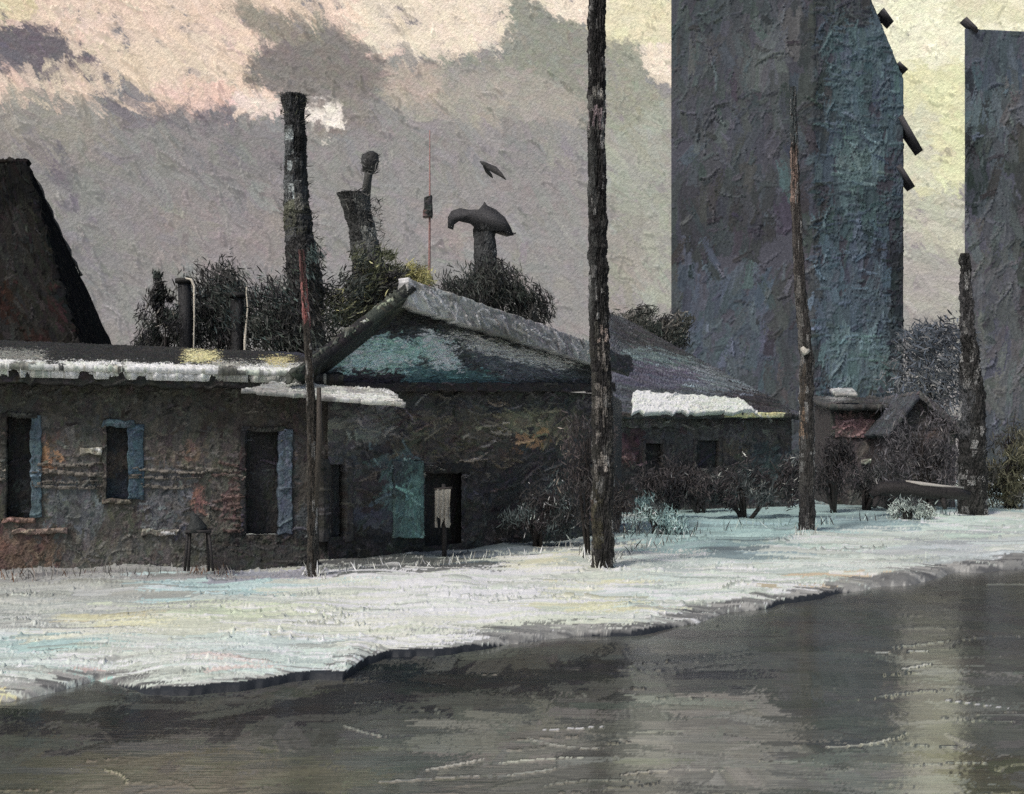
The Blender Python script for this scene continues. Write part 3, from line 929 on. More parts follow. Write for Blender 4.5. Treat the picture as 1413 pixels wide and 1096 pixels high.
    slab('snow', *sm, 0.06, u, G_ROOF, palette((200, 201, 192), [((60, 59, 58), B(68, 500, 90, 530)), ((70, 68, 66), B(236, 500, 252, 530)), ((110, 108, 104), B(20, 500, 50, 530)), ((90, 88, 86), B(150, 505, 172, 530)), ((84, 82, 80), B(300, 505, 330, 530)), ((226, 226, 216), B(180, 500, 300, 530)), ((178, 170, 158), B(100, 510, 170, 530))], 4), M(u, 'snow'), t,
         [(30, 8, 4, 0, 15, 1.2, 0.2, 0.06), (14, 4, 2, 50, 30, 2.0, 0.4, 0.12)], 60, 0.018, wang=30)
    # lean-to canopy with grey snow over the door and the corner
    slab('canopy', W(wr.u_at(330, 1), 2.60, .95), W(wr.corner[2] + 1.0, 2.42, .95), W(wr.corner[2] + .85, 2.66, .55), W(wr.u_at(372, 1), 2.74, .55), 0.05, u, G_ROOF,
         palette((138, 135, 132), [((160, 158, 152), B(400, 520, 480, 545)), ((196, 192, 184), B(455, 545, 545, 566))], 4), M(u, 'snow'), t, [(40, 7, 4, -2, 8, 1.0, 0.2, 0.05), (22, 4, 2, -3, 15, 1.6, 0.5, 0.12)], 14, 0.05)
    # doorstep
    slab('doorstep', W(wr.u_at(300, 1), -0.1, .75), W(wr.u_at(432, 1), -0.1, .75), W(wr.u_at(428, 1), .30, .55), W(wr.u_at(286, 1), .34, .55), 0.55, u, G_WALL, palette((40, 39, 38), [((58, 52, 48), B(285, 732, 440, 742))], 3), M(u), t, layers(0.7, 0), 14, 0.03)
    return wr, W
LH, LW = long_house()

# ================================================================== gabled house in the middle
def gable_house():
    p0, p1 = np.array((-2.86, 17.02)), np.array((2.05, 22.4))
    d = (p1 - p0) / np.linalg.norm(p1 - p0)
    nb = np.array((-d[1], d[0]))
    back = np.array((0.48, 2.9))
    u = 19.5 / F
    t = thing('gabled_house', 'dark house with a worn turquoise gable under a steep snowy roof', 'house', (p0[0], p0[1], 0))
    wr = Wrap([p0 + back, p0, p1, p1 + back], -0.3, 2.86, u, G_WALL * 1.4, fine=(1,))
    def W(px, py, out=0.0):
        return wr.at(px, py, 1, out)
    base = palette((48, 46, 45), [
        ((76, 74, 71), B(440, 560, 545, 610)),
        ((58, 57, 56), B(430, 600, 500, 700)),
        ((66, 60, 52), B(560, 565, 800, 610)),
        ((58, 53, 47), B(540, 600, 720, 640)),
        ((124, 92, 60), [(715, 596), (750, 596), (752, 614), (715, 614)]),
        ((92, 84, 66), B(690, 570, 790, 600)),
        ((60, 74, 74), B(520, 625, 560, 730)),
        ((44, 42, 42), B(580, 640, 830, 760)),
        ((56, 58, 64), B(480, 700, 580, 780)),
        ((38, 37, 37), B(430, 730, 620, 780)),
    ], 6)
    cv = wr.cv
    cv.fill((48, 46, 45))
    bx = (wr.corner[1], wr.corner[2], -0.3, 2.86)
    cv.paint(base, u, [(46, 15, 3, 10, 25, 0.4, 0.1, 0.05), (34, 8, 1.4, 5, 20, 0.7, 0.4, 0.12), (16, 4.5, 0.5, 20, 50, 1.4, 0.5, 0.25)], bx)
    cv.wrinkles(150, u, 16, -40, 35, 2.6, 2.0, bx)
    cv.wrinkles(200, u, 44, 4, 18, 3.2, 1.8, (wr.u_at(500, 1), wr.corner[2], 1.0, 2.8))
    def box(x0, y0, x1, y1):
        xm = (x0 + x1) / 2
        return wr.u_at(x0, 1), wr.u_at(x1, 1), W(xm, y1)[2], W(xm, y0)[2]
    hole = box(586, 652, 636, 752)
    wr.build('wall', M(u), t, [hole, box(452, 640, 476, 740)], ragged=0.015)
    def pan(name, x0, y0, x1, y1, out, th, c, items=(), wrk=3, rag=0.015, kind='paint', gain=None, lay=None):
        return slab(name, W(x0, y1, out), W(x1, y1, out), W(x1, y0, out), W(x0, y0, out), th, u, gain or G_WALL, palette(c, items, 4), M(u, kind), t, lay or layers(0.6, 80), wrk, rag)
    pan('door', 580, 646, 668, 762, -0.2, 0.05, (34, 33, 33))
    pan('window', 446, 634, 492, 746, -0.15, 0.04, (44, 46, 48))
    pan('window_frame', 476, 634, 486, 748, 0.03, 0.2, (58, 56, 54))
    pan('window_frame', 444, 634, 453, 748, 0.03, 0.2, (46, 45, 44))
    pan('shutter', 541, 636, 582, 742, 0.05, 0.06, (74, 98, 96), [((58, 66, 68), B(530, 630, 560, 690)), ((88, 122, 116), B(556, 660, 580, 742))], 8)
    pan('lintel', 578, 640, 646, 653, 0.04, 0.26, (40, 38, 37), (), 3)
    # turquoise boarded gable
    L0, R0, pk = W(402, 532, .06), W(834, 540, .06), W(548, 404, .06)
    gb = palette((52, 54, 56), [
        ((122, 156, 146), [(430, 466), (470, 462), (585, 468), (585, 512), (500, 520), (435, 505)]),
        ((134, 166, 154), [(440, 478), (500, 480), (560, 490), (540, 512), (450, 500)]),
        ((144, 172, 162), [(580, 455), (622, 470), (640, 520), (605, 535), (590, 500)]),
        ((60, 86, 88), [(560, 505), (660, 510), (700, 530), (560, 535)]),
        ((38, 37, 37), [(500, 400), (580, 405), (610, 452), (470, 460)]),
        ((140, 140, 142), [(690, 492), (765, 494), (775, 514), (712, 512)]), ((138, 135, 133), [(610, 452), (680, 470), (800, 500), (780, 508), (660, 490)]),
        ((70, 72, 78), [(640, 480), (720, 500), (810, 520), (700, 530)]),
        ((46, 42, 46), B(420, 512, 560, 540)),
    ], 5)
    # triangle as a slab whose top edge is pinched to the ridge
    e = (R0 - L0) / np.linalg.norm(R0 - L0)
    slab('gable', L0, R0, W(838, 497, .06), pk, 0.12, u, G_WALL * 1.5, gb, M(u), t, [(34, 12, 4, -8, 20, 0.8, 0.1, 0.06), (24, 7, 3, -10, 25, 1.2, 0.3, 0.10), (14, 4, .6, 0, 50, 1.8, 0.5, 0.2)], 40, 0.0)
    pan('eave_board', 424, 529, 838, 541, 0.2, 0.22, (44, 40, 40), (), 14, 0.03, lay=layers(0.7, 0))
    bk = np.array((0.5, 3.0, 0.0))
    # roof slopes, each with its snowy edge towards the viewer
    pk2 = W(546, 392, .3); rf = W(842, 496, .3); lf = W(384, 516, .3)
    up = np.array((0, 0, 1.0))
    def slope(name, lowp, top, flip, basef, snow, gain=G_ROOF):
        a, b = (top, lowp) if flip else (lowp, top)
        o = slab(name, b, a, a + bk, b + bk, 0.16, u * 1.2, gain, basef, M(u), t, layers(0.8, 0), 10, 0.03)
        return o
    dkroof = palette((58, 58, 58), [((150, 150, 148), B(540, 380, 860, 480))], 5)
    if True:
        s1 = slab('roof_slope', pk2, rf, rf + bk, pk2 + bk, 0.18, u * 1.3, G_ROOF, dkroof, M(u), t, layers(0.8, 0), 20, 0.03)
        s2 = slab('roof_slope', lf, pk2, pk2 + bk, lf + bk, 0.18, u * 1.3, G_ROOF, palette((40, 40, 38), [((60, 62, 52), B(480, 385, 560, 430))], 5), M(u), t, layers(0.8, 0), 20, 0.03)
    sn = palette((152, 148, 146), [((176, 174, 168), [(545, 385), (620, 420), (620, 445), (545, 412)]), ((138, 132, 134), B(690, 430, 800, 500)), ((120, 116, 112), B(640, 452, 740, 485))], 4)
    for (q0, q1, th0, th1, bf, nm) in ((W(541, 392, .36), W(806, 484, .36), 0.40, 0.50, sn, 'snow'),):
        slab(nm, q0 - up * th0, q1 - up * th1 * .62, q1 + up * .10, q0 + up * .06, 0.22, u, G_ROOF, bf, M(u, 'snow'), t, [(40, 10, 4, -22, 12, 0.9, 0.2, 0.06), (18, 5, 2.0, -30, 30, 1.6, 0.5, 0.14)], 50, 0.02, wang=-40)
    q0, q1 = W(384, 522, .32), W(541, 404, .32)
    slab('verge_board', q0 - up * .06, q1 - up * .08, q1 + up * .05, q0 + up * .06, 0.1, u, G_WALL, palette((62, 64, 58), [((110, 116, 96), B(480, 420, 540, 450))], 5), M(u), t, [(26, 7, 4, 25, 20, 1.8, 0.3, 0.12), (18, 4, 2, 60, 25, 2, 0.4, 0.3)], 16, 0.05)
    q0, q1 = W(800, 484, .5), W(846, 500, .5)
    slab('verge_board', q0 - up * .3, q1 - up * .25, q1 + up * .05, q0 + up * .06, 0.1, u, G_WALL, palette((56, 55, 58), (), 5), M(u), t, None, 6, 0.04)
gable_house()

# ================================================================== hipped cottage beyond the tall pole
def cottage():
    u = 31.0 / F
    p0, p1 = np.array(((836 - 706.5) / F * 29.5, 29.5)), np.array(((1092 - 706.5) / F * 33.0, 33.0))
    d = (p1 - p0) / np.linalg.norm(p1 - p0)
    nb = np.array((-d[1], d[0]))
    back = nb * 5.0
    t = thing('hipped_cottage', 'low dark cottage with a broad hipped slate roof and snow along its eave', 'cottage', (p0[0], p0[1], 0))
    wr = Wrap([p0 + back, p0, p1, p1 + back], -0.3, 2.78, u, G_WALL, fine=(1, 2))
    W = lambda px, py, out=0.0: wr.at(px, py, 1, out)
    base = palette((68, 64, 63), [
        ((76, 54, 58), B(858, 590, 888, 650)),
        ((52, 48, 48), B(836, 640, 1090, 700)),
        ((80, 72, 62), B(1000, 610, 1030, 640)),
        ((60, 66, 68), B(1030, 610, 1090, 660)),
        ((76, 72, 70), B(900, 580, 1080, 612)),
    ], 6)
    wr.cv.fill((64, 60, 60))
    bx = (wr.corner[1], wr.corner[3], -0.3, 2.78)
    wr.cv.paint(base, u, [(40, 14, 3, 0, 30, 0.4, 0.1, 0.05), (28, 8, 1.4, -8, 30, 0.7, 0.4, 0.12), (14, 4, .5, 30, 60, 1.4, 0.5, 0.2)], bx)
    wr.cv.wrinkles(90, u, 24, -20, 40, 3, 2.3, bx)
    def box(x0, y0, x1, y1):
        xm = (x0 + x1) / 2
        return wr.u_at(x0, 1), wr.u_at(x1, 1), W(xm, y1)[2], W(xm, y0)[2]
    wr.build('wall', M(u), t, [box(890, 612, 914, 690), box(960, 608, 992, 646)], ragged=0.02)
    def pan(name, x0, y0, x1, y1, out, th, c, items=(), wrk=2, rag=0.02, kind='paint', gain=None, lay=None):
        return slab(name, W(x0, y1, out), W(x1, y1, out), W(x1, y0, out), W(x0, y0, out), th, u, gain or G_WALL, palette(c, items, 4), M(u, kind), t, lay or layers(0.6, 80), wrk, rag)
    pan('door', 886, 608, 922, 694, -0.15, .05, (44, 40, 40))
    pan('window', 956, 604, 1000, 650, -0.12, .04, (46, 46, 48))
    for q in ((956, 604, 961, 650), (991, 604, 996, 650), (886, 608, 890, 692), (914, 608, 918, 692)):
        pan('frame', *q, 0.03, .2, (66, 60, 58))
    pan('gutter', 842, 570, 1078, 577, 0.45, 0.12, (66, 62, 60), [((206, 190, 128), B(1003, 560, 1080, 590))], 2, 0.02, lay=layers(0.6, 0))
    A, Bq = W(838, 572, .42), W(1092, 574, .42)
    D = P(838, 434, 34.5); Cq = P(862, 442, 34.7)
    rb = palette((72, 75, 82), [
        ((92, 98, 106), [(870, 475), (1000, 515), (1080, 550), (960, 540), (870, 520)]),
        ((78, 76, 92), B(850, 500, 960, 535)),
        ((56, 56, 60), [(840, 440), (1085, 530), (1085, 545), (850, 470)]),
        ((84, 98, 102), [(860, 480), (960, 495), (960, 510), (860, 500)]),
        ((54, 52, 54), [(1010, 540), (1090, 545), (1090, 575), (1020, 568)]),
    ], 5)
    slab('roof', A, Bq, Cq, D, 0.14, u, G_ROOF, rb, M(u), t, [(60, 10, 4, -12, 6, 1.4, 0.1, 0.05), (46, 5, 3, -14, 8, 2.2, 0.5, 0.14)], 60, 0.05, wang=-14)
    # hip end turning away from the viewer
    e1 = np.array((*(p1 + back), 2.7)) + np.array((.4, .3, 0))
    slab('roof', Bq, e1, np.array(Cq) + np.array((.3, .8, 0)), Cq, 0.12, u * 1.4, G_ROOF, palette((62, 63, 68)), M(u), t, layers(0.8, 0), 5, 0.04)
    # snow lying on the eave
    s0, s1 = W(858, 569, .56), W(1026, 569, .56)
    dirn = (np.array(D) - A) / np.linalg.norm(np.array(D) - A)
    slab('snow', s0, s1, s1 + dirn * .55 + np.array((-.4, 0, .10)), s0 + dirn * .95 + np.array((0, 0, .10)), 0.12, u, G_ROOF, palette((216, 218, 206), [((196, 198, 186), B(950, 545, 1030, 570))], 4), M(u, 'snow'), t,
         [(34, 9, 4, -2, 10, 1, 0.1, 0.04), (16, 5, 1, 10, 40, 1.6, 0.4, 0.08)], 20, 0.08)
    pan('snow', 855, 576, 935, 590, 0.06, 0.05, (92, 88, 86), (), 4, 0.04)
cottage()

# ================================================================== old steep-roofed house behind, at the left
def steep_house():
    Y = 23.0
    u = Y / F
    t = thing('steep_roofed_house', 'black steep-roofed house with a cut-off top standing behind the long house', 'house', P(-20, 640, Y))
    g = G_WALL * 0.33
    zt, zb = P(0, 221, Y + 1.6)[2], P(0, 505, Y)[2] - .25
    xl, xr = P(-210, 0, Y)[0], P(122, 0, Y)[0]
    tl, tr = P(-75, 0, Y + 1.6)[0], P(36, 0, Y + 1.6)[0]
    yb = Y + 4.5
    xb, tb = P(182, 0, yb)[0], P(48, 0, yb - 1.2)[0]
    base = palette((50, 48, 46), [
        ((58, 56, 55), [(0, 280), (30, 270), (70, 490), (0, 490)]),
        ((74, 48, 48), B(75, 395, 90, 450)),
        ((66, 44, 40), B(0, 380, 18, 440)),
        ((62, 44, 40), B(30, 455, 70, 490)),
        ((36, 36, 36), [(0, 222), (45, 222), (60, 260), (0, 300)]),
        ((38, 39, 42), [(35, 225), (50, 225), (166, 505), (110, 505)]),  # side shading of the hip painted in as a darker band
        ((44, 50, 60), [(105, 440), (135, 440), (150, 500), (120, 500)]),
    ], 6)
    lay = [(50, 16, 3, 105, 15, 0.4, 0.1, 0.06), (34, 8, 1.4, 110, 25, 0.7, 0.4, 0.14), (16, 5, .4, 90, 50, 1.4, 0.5, 0.25)]
    wl = Wrap([(xl + .15, Y + .2), (xr - .15, Y + .2), (xb - .15, yb), (xl + .15, yb)], -0.3, zb + .05, u * 2, g, True)
    wl.cv.fill((60, 56, 53)); wl.cv.paint(palette((60, 56, 53)), u * 2, layers(1, 80), (0, wl.corner[2], -.3, zb))
    wl.build('wall', M(u, 'matte'), t)
    y1 = Y + 1.6
    slab('roof', (xl, Y, zb), (xr, Y, zb), (tr, y1, zt), (tl, y1, zt), 0.15, u, g, base, M(u, 'matte'), t, lay, 40, 0.06, wang=110)
    slab('roof', (xr, Y, zb), (xb, yb, zb), (tb, yb - 1.2, zt), (tr, y1, zt), 0.15, u, g, palette((36, 36, 38)), M(u, 'matte'), t, layers(0.9, 90), 5, 0.03)  # right slope coloured darker to stand for its shaded side
    slab('roof', (xl, yb, zb), (xl, Y, zb), (tl, y1, zt), (tl, yb - 1.6, zt), 0.15, u * 3, g, palette((46, 44, 43)), M(u, 'matte'), t, layers(0.9, 90), 5, 0.03)
    slab('roof', (xb, yb, zb), (xl, yb, zb), (tl, yb - 1.6, zt), (tb, yb - 1.2, zt), 0.15, u * 3, g, palette((46, 44, 43)), M(u, 'matte'), t, layers(0.9, 90), 5, 0.03)
    slab('roof_cap', (tl - .02, y1 - .03, zt - .02), (tr + .02, y1 - .03, zt - .02), (tb - .03, yb - 1.25, zt + .05), (tl + .1, yb - 1.7, zt + .05), 0.06, u * 2, g, palette((52, 50, 48)), M(u, 'matte'), t, layers(0.9, 0), 5, 0.05)
    # pale lead flashing down the hip
    a, b = np.array((tb, yb - 1.2, zt)), np.array((xb, yb, zb))
    m = Mesh()
    pts = [Vector(a + (b - a) * k + np.array((random.gauss(0, .02) + .03, 0, 0))) for k in np.linspace(0, .45, 16)]
    m.add(tube_data(pts, [0.045 * random.uniform(.4, 1.2) for _ in pts], 6, .3), lin((128, 126, 122)) * g, .2)
    m.build('flashing', M(u, 'matte'), t)
steep_house()

# ================================================================== poles
def pole(name, label, pts, widths, Y, cols, marks=(), group='poles along the snowy verge', parts=None, wr_n=40, square=False):
    """upright post: pts are photo positions from foot to top, widths in photo pixels"""
    u = Y / F
    zs = np.array([P(x, y, Y)[2] for x, y in pts])
    xs = np.array([P(x, y, Y)[0] for x, y in pts])
    rs = np.array(widths) * u / 2
    t = thing(name, label, 'pole', (xs[0], Y, 0), group)
    n = 26
    ring = [(math.cos(a), Y + math.sin(a)) for a in np.linspace(0, 2 * math.pi, n, endpoint=False) - math.pi / 2]
    wob = rng.normal(0, 1, 60)
    def shape(x, y, z):
        r = np.interp(z, zs, rs)
        zz = np.asarray(z)
        j = np.interp((zz - zs[0]) / (zs[-1] - zs[0]) * 59, np.arange(60), wob) * 0.07 * rs.mean()
        return np.interp(z, zs, xs) + x * r + j, Y + (y - Y) * r
    wr = Wrap(ring, zs[0] - .35, zs[-1], u * 1.0, G_WALL, True, shape, step=1.0)
    # the ring was laid out at unit radius: u runs 0..2 pi
    base = palette(cols, marks, 3)
    cv = wr.cv
    cv.fill(cols)
    rad = rs.mean()
    n_s = int(1100 * (zs[-1] - zs[0]) / 8)
    for i in range(n_s):
        uu, vv = rng.uniform(0, 6.28), rng.uniform(zs[0] - .3, zs[-1])
        x, y = proj(np.array(wr.pos(uu, vv))[None])
        c = base(x, y)[0] * (1 + rng.normal(0, .2))
        if rng.random() < 0.09:
            c = np.array((118, 118, 117)) * rng.uniform(.7, 1.2)
        L = rng.uniform(4, 26) * u
        s = rng.uniform(0.2, 0.7)
        # stroke in stretched coordinates (u in radians)
        j0, j1, i0, i1 = cv.window(uu, vv, s / 2, L / 2)
        if j1 <= j0 or i1 <= i0:
            continue
        m = rng.random((j1 - j0, i1 - i0)) > 0.45
        cc = np.clip(lin(np.clip(c, 3, 255)) * cv.gain, .002, .85)
        cv.col[j0:j1, i0:i1][m] = cc
        cv.h[j0:j1, i0:i1][m] = rng.random() * 0.12 * rad
    wr.build('shaft', M(u), t, ragged=0.30 * rad)
    if parts:
        parts(t, u)
    return t

pole('telegraph_pole', 'tall thick dark telegraph pole with flaking pale paint, running out of the top', [(831, 786), (832, 600), (826, 400), (823, 200), (824, -120)], [27, 26, 23, 21, 20], 16.0, (38, 37, 37), [
    ((50, 48, 45), B(800, 455, 860, 790)), ((50, 48, 46), B(832, 455, 870, 790)), ((84, 82, 80), B(812, 120, 836, 185)), ((170, 162, 156), B(816, 120, 832, 140)), ((140, 120, 126), B(812, 150, 836, 172)), ((62, 62, 62), B(800, 200, 822, 440)),
    ((150, 130, 122), B(828, 445, 842, 475)), ((110, 102, 98), B(826, 480, 836, 660)), ((60, 56, 44), B(806, 680, 832, 760)), ((70, 46, 42), B(800, 690, 815, 740))])
def thin_parts(t, u):
    m = Mesh()
    a = P(431, 560, 15.0)
    m.add(tube_data([P(436, 700, 14.96), P(441, 600, 14.97), P(440, 535, 14.96)], [.035, .045, .03], 7, .2), lin((56, 52, 48)) * G_WALL)
    m.build('stay', M(u), t)
pole('thin_pole', 'thin brown pole with a rusty pink top, leaning a little before the house corner', [(432, 797), (431, 640), (428, 520), (422, 430), (416, 345)], [15, 13, 10, 8, 6], 15.0, (58, 54, 50), [
    ((150, 88, 86), B(400, 385, 432, 445)), ((104, 66, 66), B(400, 330, 432, 390)), ((76, 70, 66), B(420, 450, 430, 520)), ((44, 43, 42), B(434, 560, 450, 800)), ((38, 38, 38), B(410, 690, 440, 800))], parts=thin_parts)
def lean_parts(t, u):
    m = Mesh()
    m.add(tube_data([P(1090, 738, 22.85), P(1112, 734, 22.8), P(1130, 737, 22.85)], [.05, .12, .05], 8, .2), lin((44, 42, 42)) * G_WALL)
    m.build('foot', M(u), t)
    m = Mesh()
    m.add(tube_data([P(1107, 480, 22.8), P(1111, 487, 22.75), P(1116, 484, 22.8)], [.05, .08, .05], 8, .1), lin((170, 166, 156)) * G_ROOF)
    m.build('insulator', M(u), t)
pole('leaning_pole', 'slender weathered pole with orange streaks standing before the great tower', [(1113, 738), (1114, 620), (1113, 500), (1103, 380), (1098, 280), (1094, 120)], [20, 19, 17, 13, 11, 6], 22.9, (48, 46, 45), [
    ((112, 90, 82), B(1088, 205, 1099, 285)), ((66, 60, 58), B(1090, 280, 1112, 380)), ((132, 104, 84), B(1104, 566, 1110, 610)), ((84, 80, 78), B(1100, 380, 1108, 500)), ((72, 62, 54), B(1102, 500, 1110, 560)), ((40, 38, 40), B(1095, 680, 1135, 740)), ((58, 66, 70), B(1085, 100, 1100, 200))], parts=lean_parts)
pole('stout_post', 'stout black post, the thickest one, standing in the snow at the right', [(1342, 716), (1342, 640), (1341, 540), (1336, 460), (1331, 350)], [35, 34, 30, 16, 9], 29.0, (36, 35, 35), [
    ((56, 54, 56), B(1320, 380, 1350, 460)), ((58, 58, 62), B(1320, 520, 1340, 600)), ((38, 37, 36), B(1320, 640, 1365, 720))])

# ================================================================== chimneys, mast and bird above the roofs
def wrapped(t, name, pts, widths, Y, col, marks, ragged=.1, n=16):
    u = Y / F
    zs = np.array([P(x, y, Y)[2] for x, y in pts]); xs = np.array([P(x, y, Y)[0] for x, y in pts]); rs = np.array(widths) * u / 2
    ring = [(math.cos(a), Y + math.sin(a)) for a in np.linspace(0, 2 * math.pi, n, endpoint=False) - math.pi / 2]
    def shape(x, y, z):
        r = np.interp(z, zs, rs)
        return np.interp(z, zs, xs) + x * r, Y + (y - Y) * r
    wr = Wrap(ring, zs[0], zs[-1], u, G_WALL, True, shape, step=1.0)
    cv = wr.cv
    cv.fill(col)
    base = palette(col, marks, 4)
    for i in range(int(500 * abs(pts[0][1] - pts[-1][1]) / 250)):
        uu, vv = rng.uniform(0, 6.28), rng.uniform(zs[0], zs[-1])
        x, y = proj(np.array(wr.pos(uu, vv))[None])
        c = base(x, y)[0] * (1 + rng.normal(0, .25))
        j0, j1, i0, i1 = cv.window(uu, vv, rng.uniform(.2, .8), rng.uniform(3, 12) * u)
        if j1 <= j0 or i1 <= i0:
            continue
        m = rng.random((j1 - j0, i1 - i0)) > 0.35
        cv.col[j0:j1, i0:i1][m] = np.clip(lin(np.clip(c, 3, 255)) * G_WALL, .002, .85)
        cv.h[j0:j1, i0:i1][m] = rng.random() * ragged * rs.mean()
    return wr.build(name, M(u), t, ragged=ragged * rs.mean())

def bristles(t, name, Y, spots, col, n, L, up=1.0):
    """stiff dark twigs standing off a stack: a nest, a creeper"""
    u = Y / F
    m = Mesh()
    cs, ss, ds, ks = [], [], [], []
    for i in range(n):
        x0, y0, x1, y1 = spots[random.randrange(len(spots))]
        x, y = random.uniform(x0, x1), random.uniform(y0, y1)
        p = P(x, y, Y + random.uniform(-.5, .5))
        cs.append(p); ss.append(L * u * random.uniform(.4, 1.4))
        cx = (x - (x0 + x1) / 2) / max(1, (x1 - x0)) * 2
        ds.append(Vector((cx * .8 + random.gauss(0, .35), random.gauss(0, .4), up * .9 + random.gauss(0, .35))))
        c = col[random.randrange(len(col))]
        ks.append(np.clip(lin(c) * G_WALL * random.uniform(.6, 1.5), .002, .8))
    dabs(m, cs, ss, ds, ks, .1, .35)
    return m.build(name, M(u, 'leaf'), t)

def chimneys():
    Y = 42.0
    u = Y / F
    t = thing('chimney_stack', 'tallest chimney stack, dark and shaggy with creeper, behind the thin leaning pole', 'chimney', P(412, 640, Y))
    wrapped(t, 'shaft', [(424, 668), (420, 380), (412, 320), (408, 250), (408, 190), (406, 160), (405, 132)], [62, 44, 36, 27, 26, 24, 30], Y, (50, 50, 52), [
        ((112, 116, 118), [(394, 180), (404, 180), (410, 270), (398, 270)]), ((84, 86, 90), B(398, 190, 414, 250)), ((42, 42, 42), B(404, 120, 425, 250)), ((70, 70, 58), B(395, 280, 425, 320)), ((110, 106, 100), B(410, 280, 420, 320)), ((44, 42, 42), B(390, 330, 440, 400))], .16)
    bristles(t, 'creeper', Y, [(386, 128, 426, 170), (388, 128, 424, 150), (384, 225, 430, 300), (388, 290, 440, 330), (392, 325, 446, 385)], [(40, 40, 39), (48, 48, 46), (58, 60, 46), (38, 36, 36)], 900, 8, .3)
    # short leaning stack
    Y = 36.0
    t = thing('chimney_stack', 'short leaning chimney stack with a thin pipe and a round cowl on top', 'chimney', P(510, 640, Y))
    wrapped(t, 'shaft', [(516, 663), (514, 400), (508, 360), (500, 320), (492, 285), (488, 268)], [60, 52, 40, 32, 34, 40], Y, (54, 54, 54), [((82, 82, 80), B(500, 270, 520, 350)), ((44, 44, 44), B(470, 270, 496, 380))], .14)
    u = Y / F
    m = Mesh(); m.add(tube_data([P(504, 275, Y), P(507, 250, Y), P(510, 232, Y)], [7 * u, 5.5 * u, 6 * u], 9, .15), lin((64, 64, 62)) * G_WALL, .3); m.build('pipe', M(u), t)
    m = Mesh(); m.add(tube_data([P(510, 240, Y), P(510, 234, Y), P(511, 224, Y), P(511, 214, Y), P(510, 210, Y)], [5 * u, 10 * u, 12.5 * u, 11 * u, 5 * u], 12, .12), lin((50, 50, 50)) * G_WALL, .3); m.build('cowl', M(u), t)
    bristles(t, 'creeper', Y, [(474, 262, 505, 290), (500, 275, 530, 330), (486, 330, 540, 380)], [(62, 62, 60), (100, 98, 94), (44, 44, 44)], 420, 13, .2)
    bristles(t, 'nest', Y, [(499, 212, 523, 240)], [(52, 52, 52), (70, 70, 68)], 160, 9, .3)
    # mast with a box
    Y = 34.0; u = Y / F
    t = thing('mast', 'thin rusty mast carrying one small dark box, between two chimneys', 'mast', P(592, 640, Y))
    m = Mesh(); m.add(tube_data([P(592, 662, Y), P(592, 400, Y), P(593, 300, Y), P(593, 180, Y)], [2.6 * u, 2.0 * u, 1.5 * u, .7 * u], 7, .1), lin((128, 100, 96)) * G_WALL, .25); m.build('rod', M(u), t)
    slab('signal_box', P(584, 299, Y - .12), P(596, 300, Y - .12), P(596, 269, Y - .12), P(585, 272, Y - .12), 0.25, u, G_WALL, palette((46, 45, 46), [((96, 66, 66), B(580, 290, 600, 305))]), M(u), t, layers(.4, 80), 2, .02)
    # stack with crescent cowl
    Y = 35.0; u = Y / F
    t = thing('chimney_stack', 'chimney with a wide crescent-shaped cowl like an anvil on its top', 'chimney', P(668, 640, Y))
    wrapped(t, 'shaft', [(672, 662), (671, 400), (670, 365), (669, 335), (668, 312)], [44, 36, 30, 28, 30], Y, (50, 50, 52), [((62, 62, 64), B(668, 310, 690, 380))], .1)
    m = Mesh()
    out = [(619, 314), (617, 300), (622, 291), (634, 288), (648, 289), (661, 289), (666, 282), (669, 277), (673, 284), (684, 290), (697, 300), (706, 314), (709, 324), (702, 327), (694, 319), (682, 318), (660, 318), (648, 308), (634, 306), (628, 310), (626, 318)]
    out = [(x + random.uniform(-1.2, 1.2), y + random.uniform(-1.2, 1.2)) for x, y in out]
    n = len(out)
    fr = [P(x, y, Y - .35) for x, y in out]; bk_ = [P(x, y, Y + .35) for x, y in out]
    cx = [P(660, 300, Y - .5), P(660, 300, Y + .5)]
    fc = [(i, (i + 1) % n, n + (i + 1) % n, n + i)[::-1] for i in range(n)] + [tuple(range(n)), tuple(range(2 * n - 1, n - 1, -1))]
    m.add((fr + bk_, fc), lin((50, 50, 52)) * G_WALL, .35)
    m.build('cowl', M(u), t)
    m = Mesh(); m.add(tube_data([P(684, 318, Y), P(700, 324, Y), P(712, 322, Y)], [4 * u, 3 * u, 1 * u], 7, .2), lin((96, 92, 90)) * G_WALL, .25); m.build('bracket', M(u), t)
    # bird
    Y = 33.0; u = Y / F
    bm_ = Mesh()
    bm_.add(tube_data([P(662, 223, Y), P(666, 225, Y - .03), P(671, 228, Y - .05), P(677, 232, Y - .03), P(684, 237, Y), P(688, 240, Y + .05)], [.5 * u, 2.6 * u, 3.6 * u, 3.4 * u, 2.2 * u, 1 * u], 9), lin((52, 52, 52)) * G_WALL, .25)
    o = bm_.build('bird', M(u))
    for pts, r in (([(672, 229, 0), (682, 234, -.25), (691, 241, -.45), (698, 248, -.6)], (4, 4.5, 3, .6)), ([(669, 229, 0), (672, 236, .3), (677, 242, .5), (680, 246, .6)], (3, 3.4, 2.2, .5))):
        wm = Mesh()
        wm.add(tube_data([P(x, y, Y + d) for x, y, d in pts], [k * u for k in r], 8, .1), lin((50, 49, 49)) * G_WALL, .25)
        wm.build('wing', M(u), o)
    tag(o, 'small dark bird gliding in the sky above the anvil-topped chimney', 'bird')
chimneys()

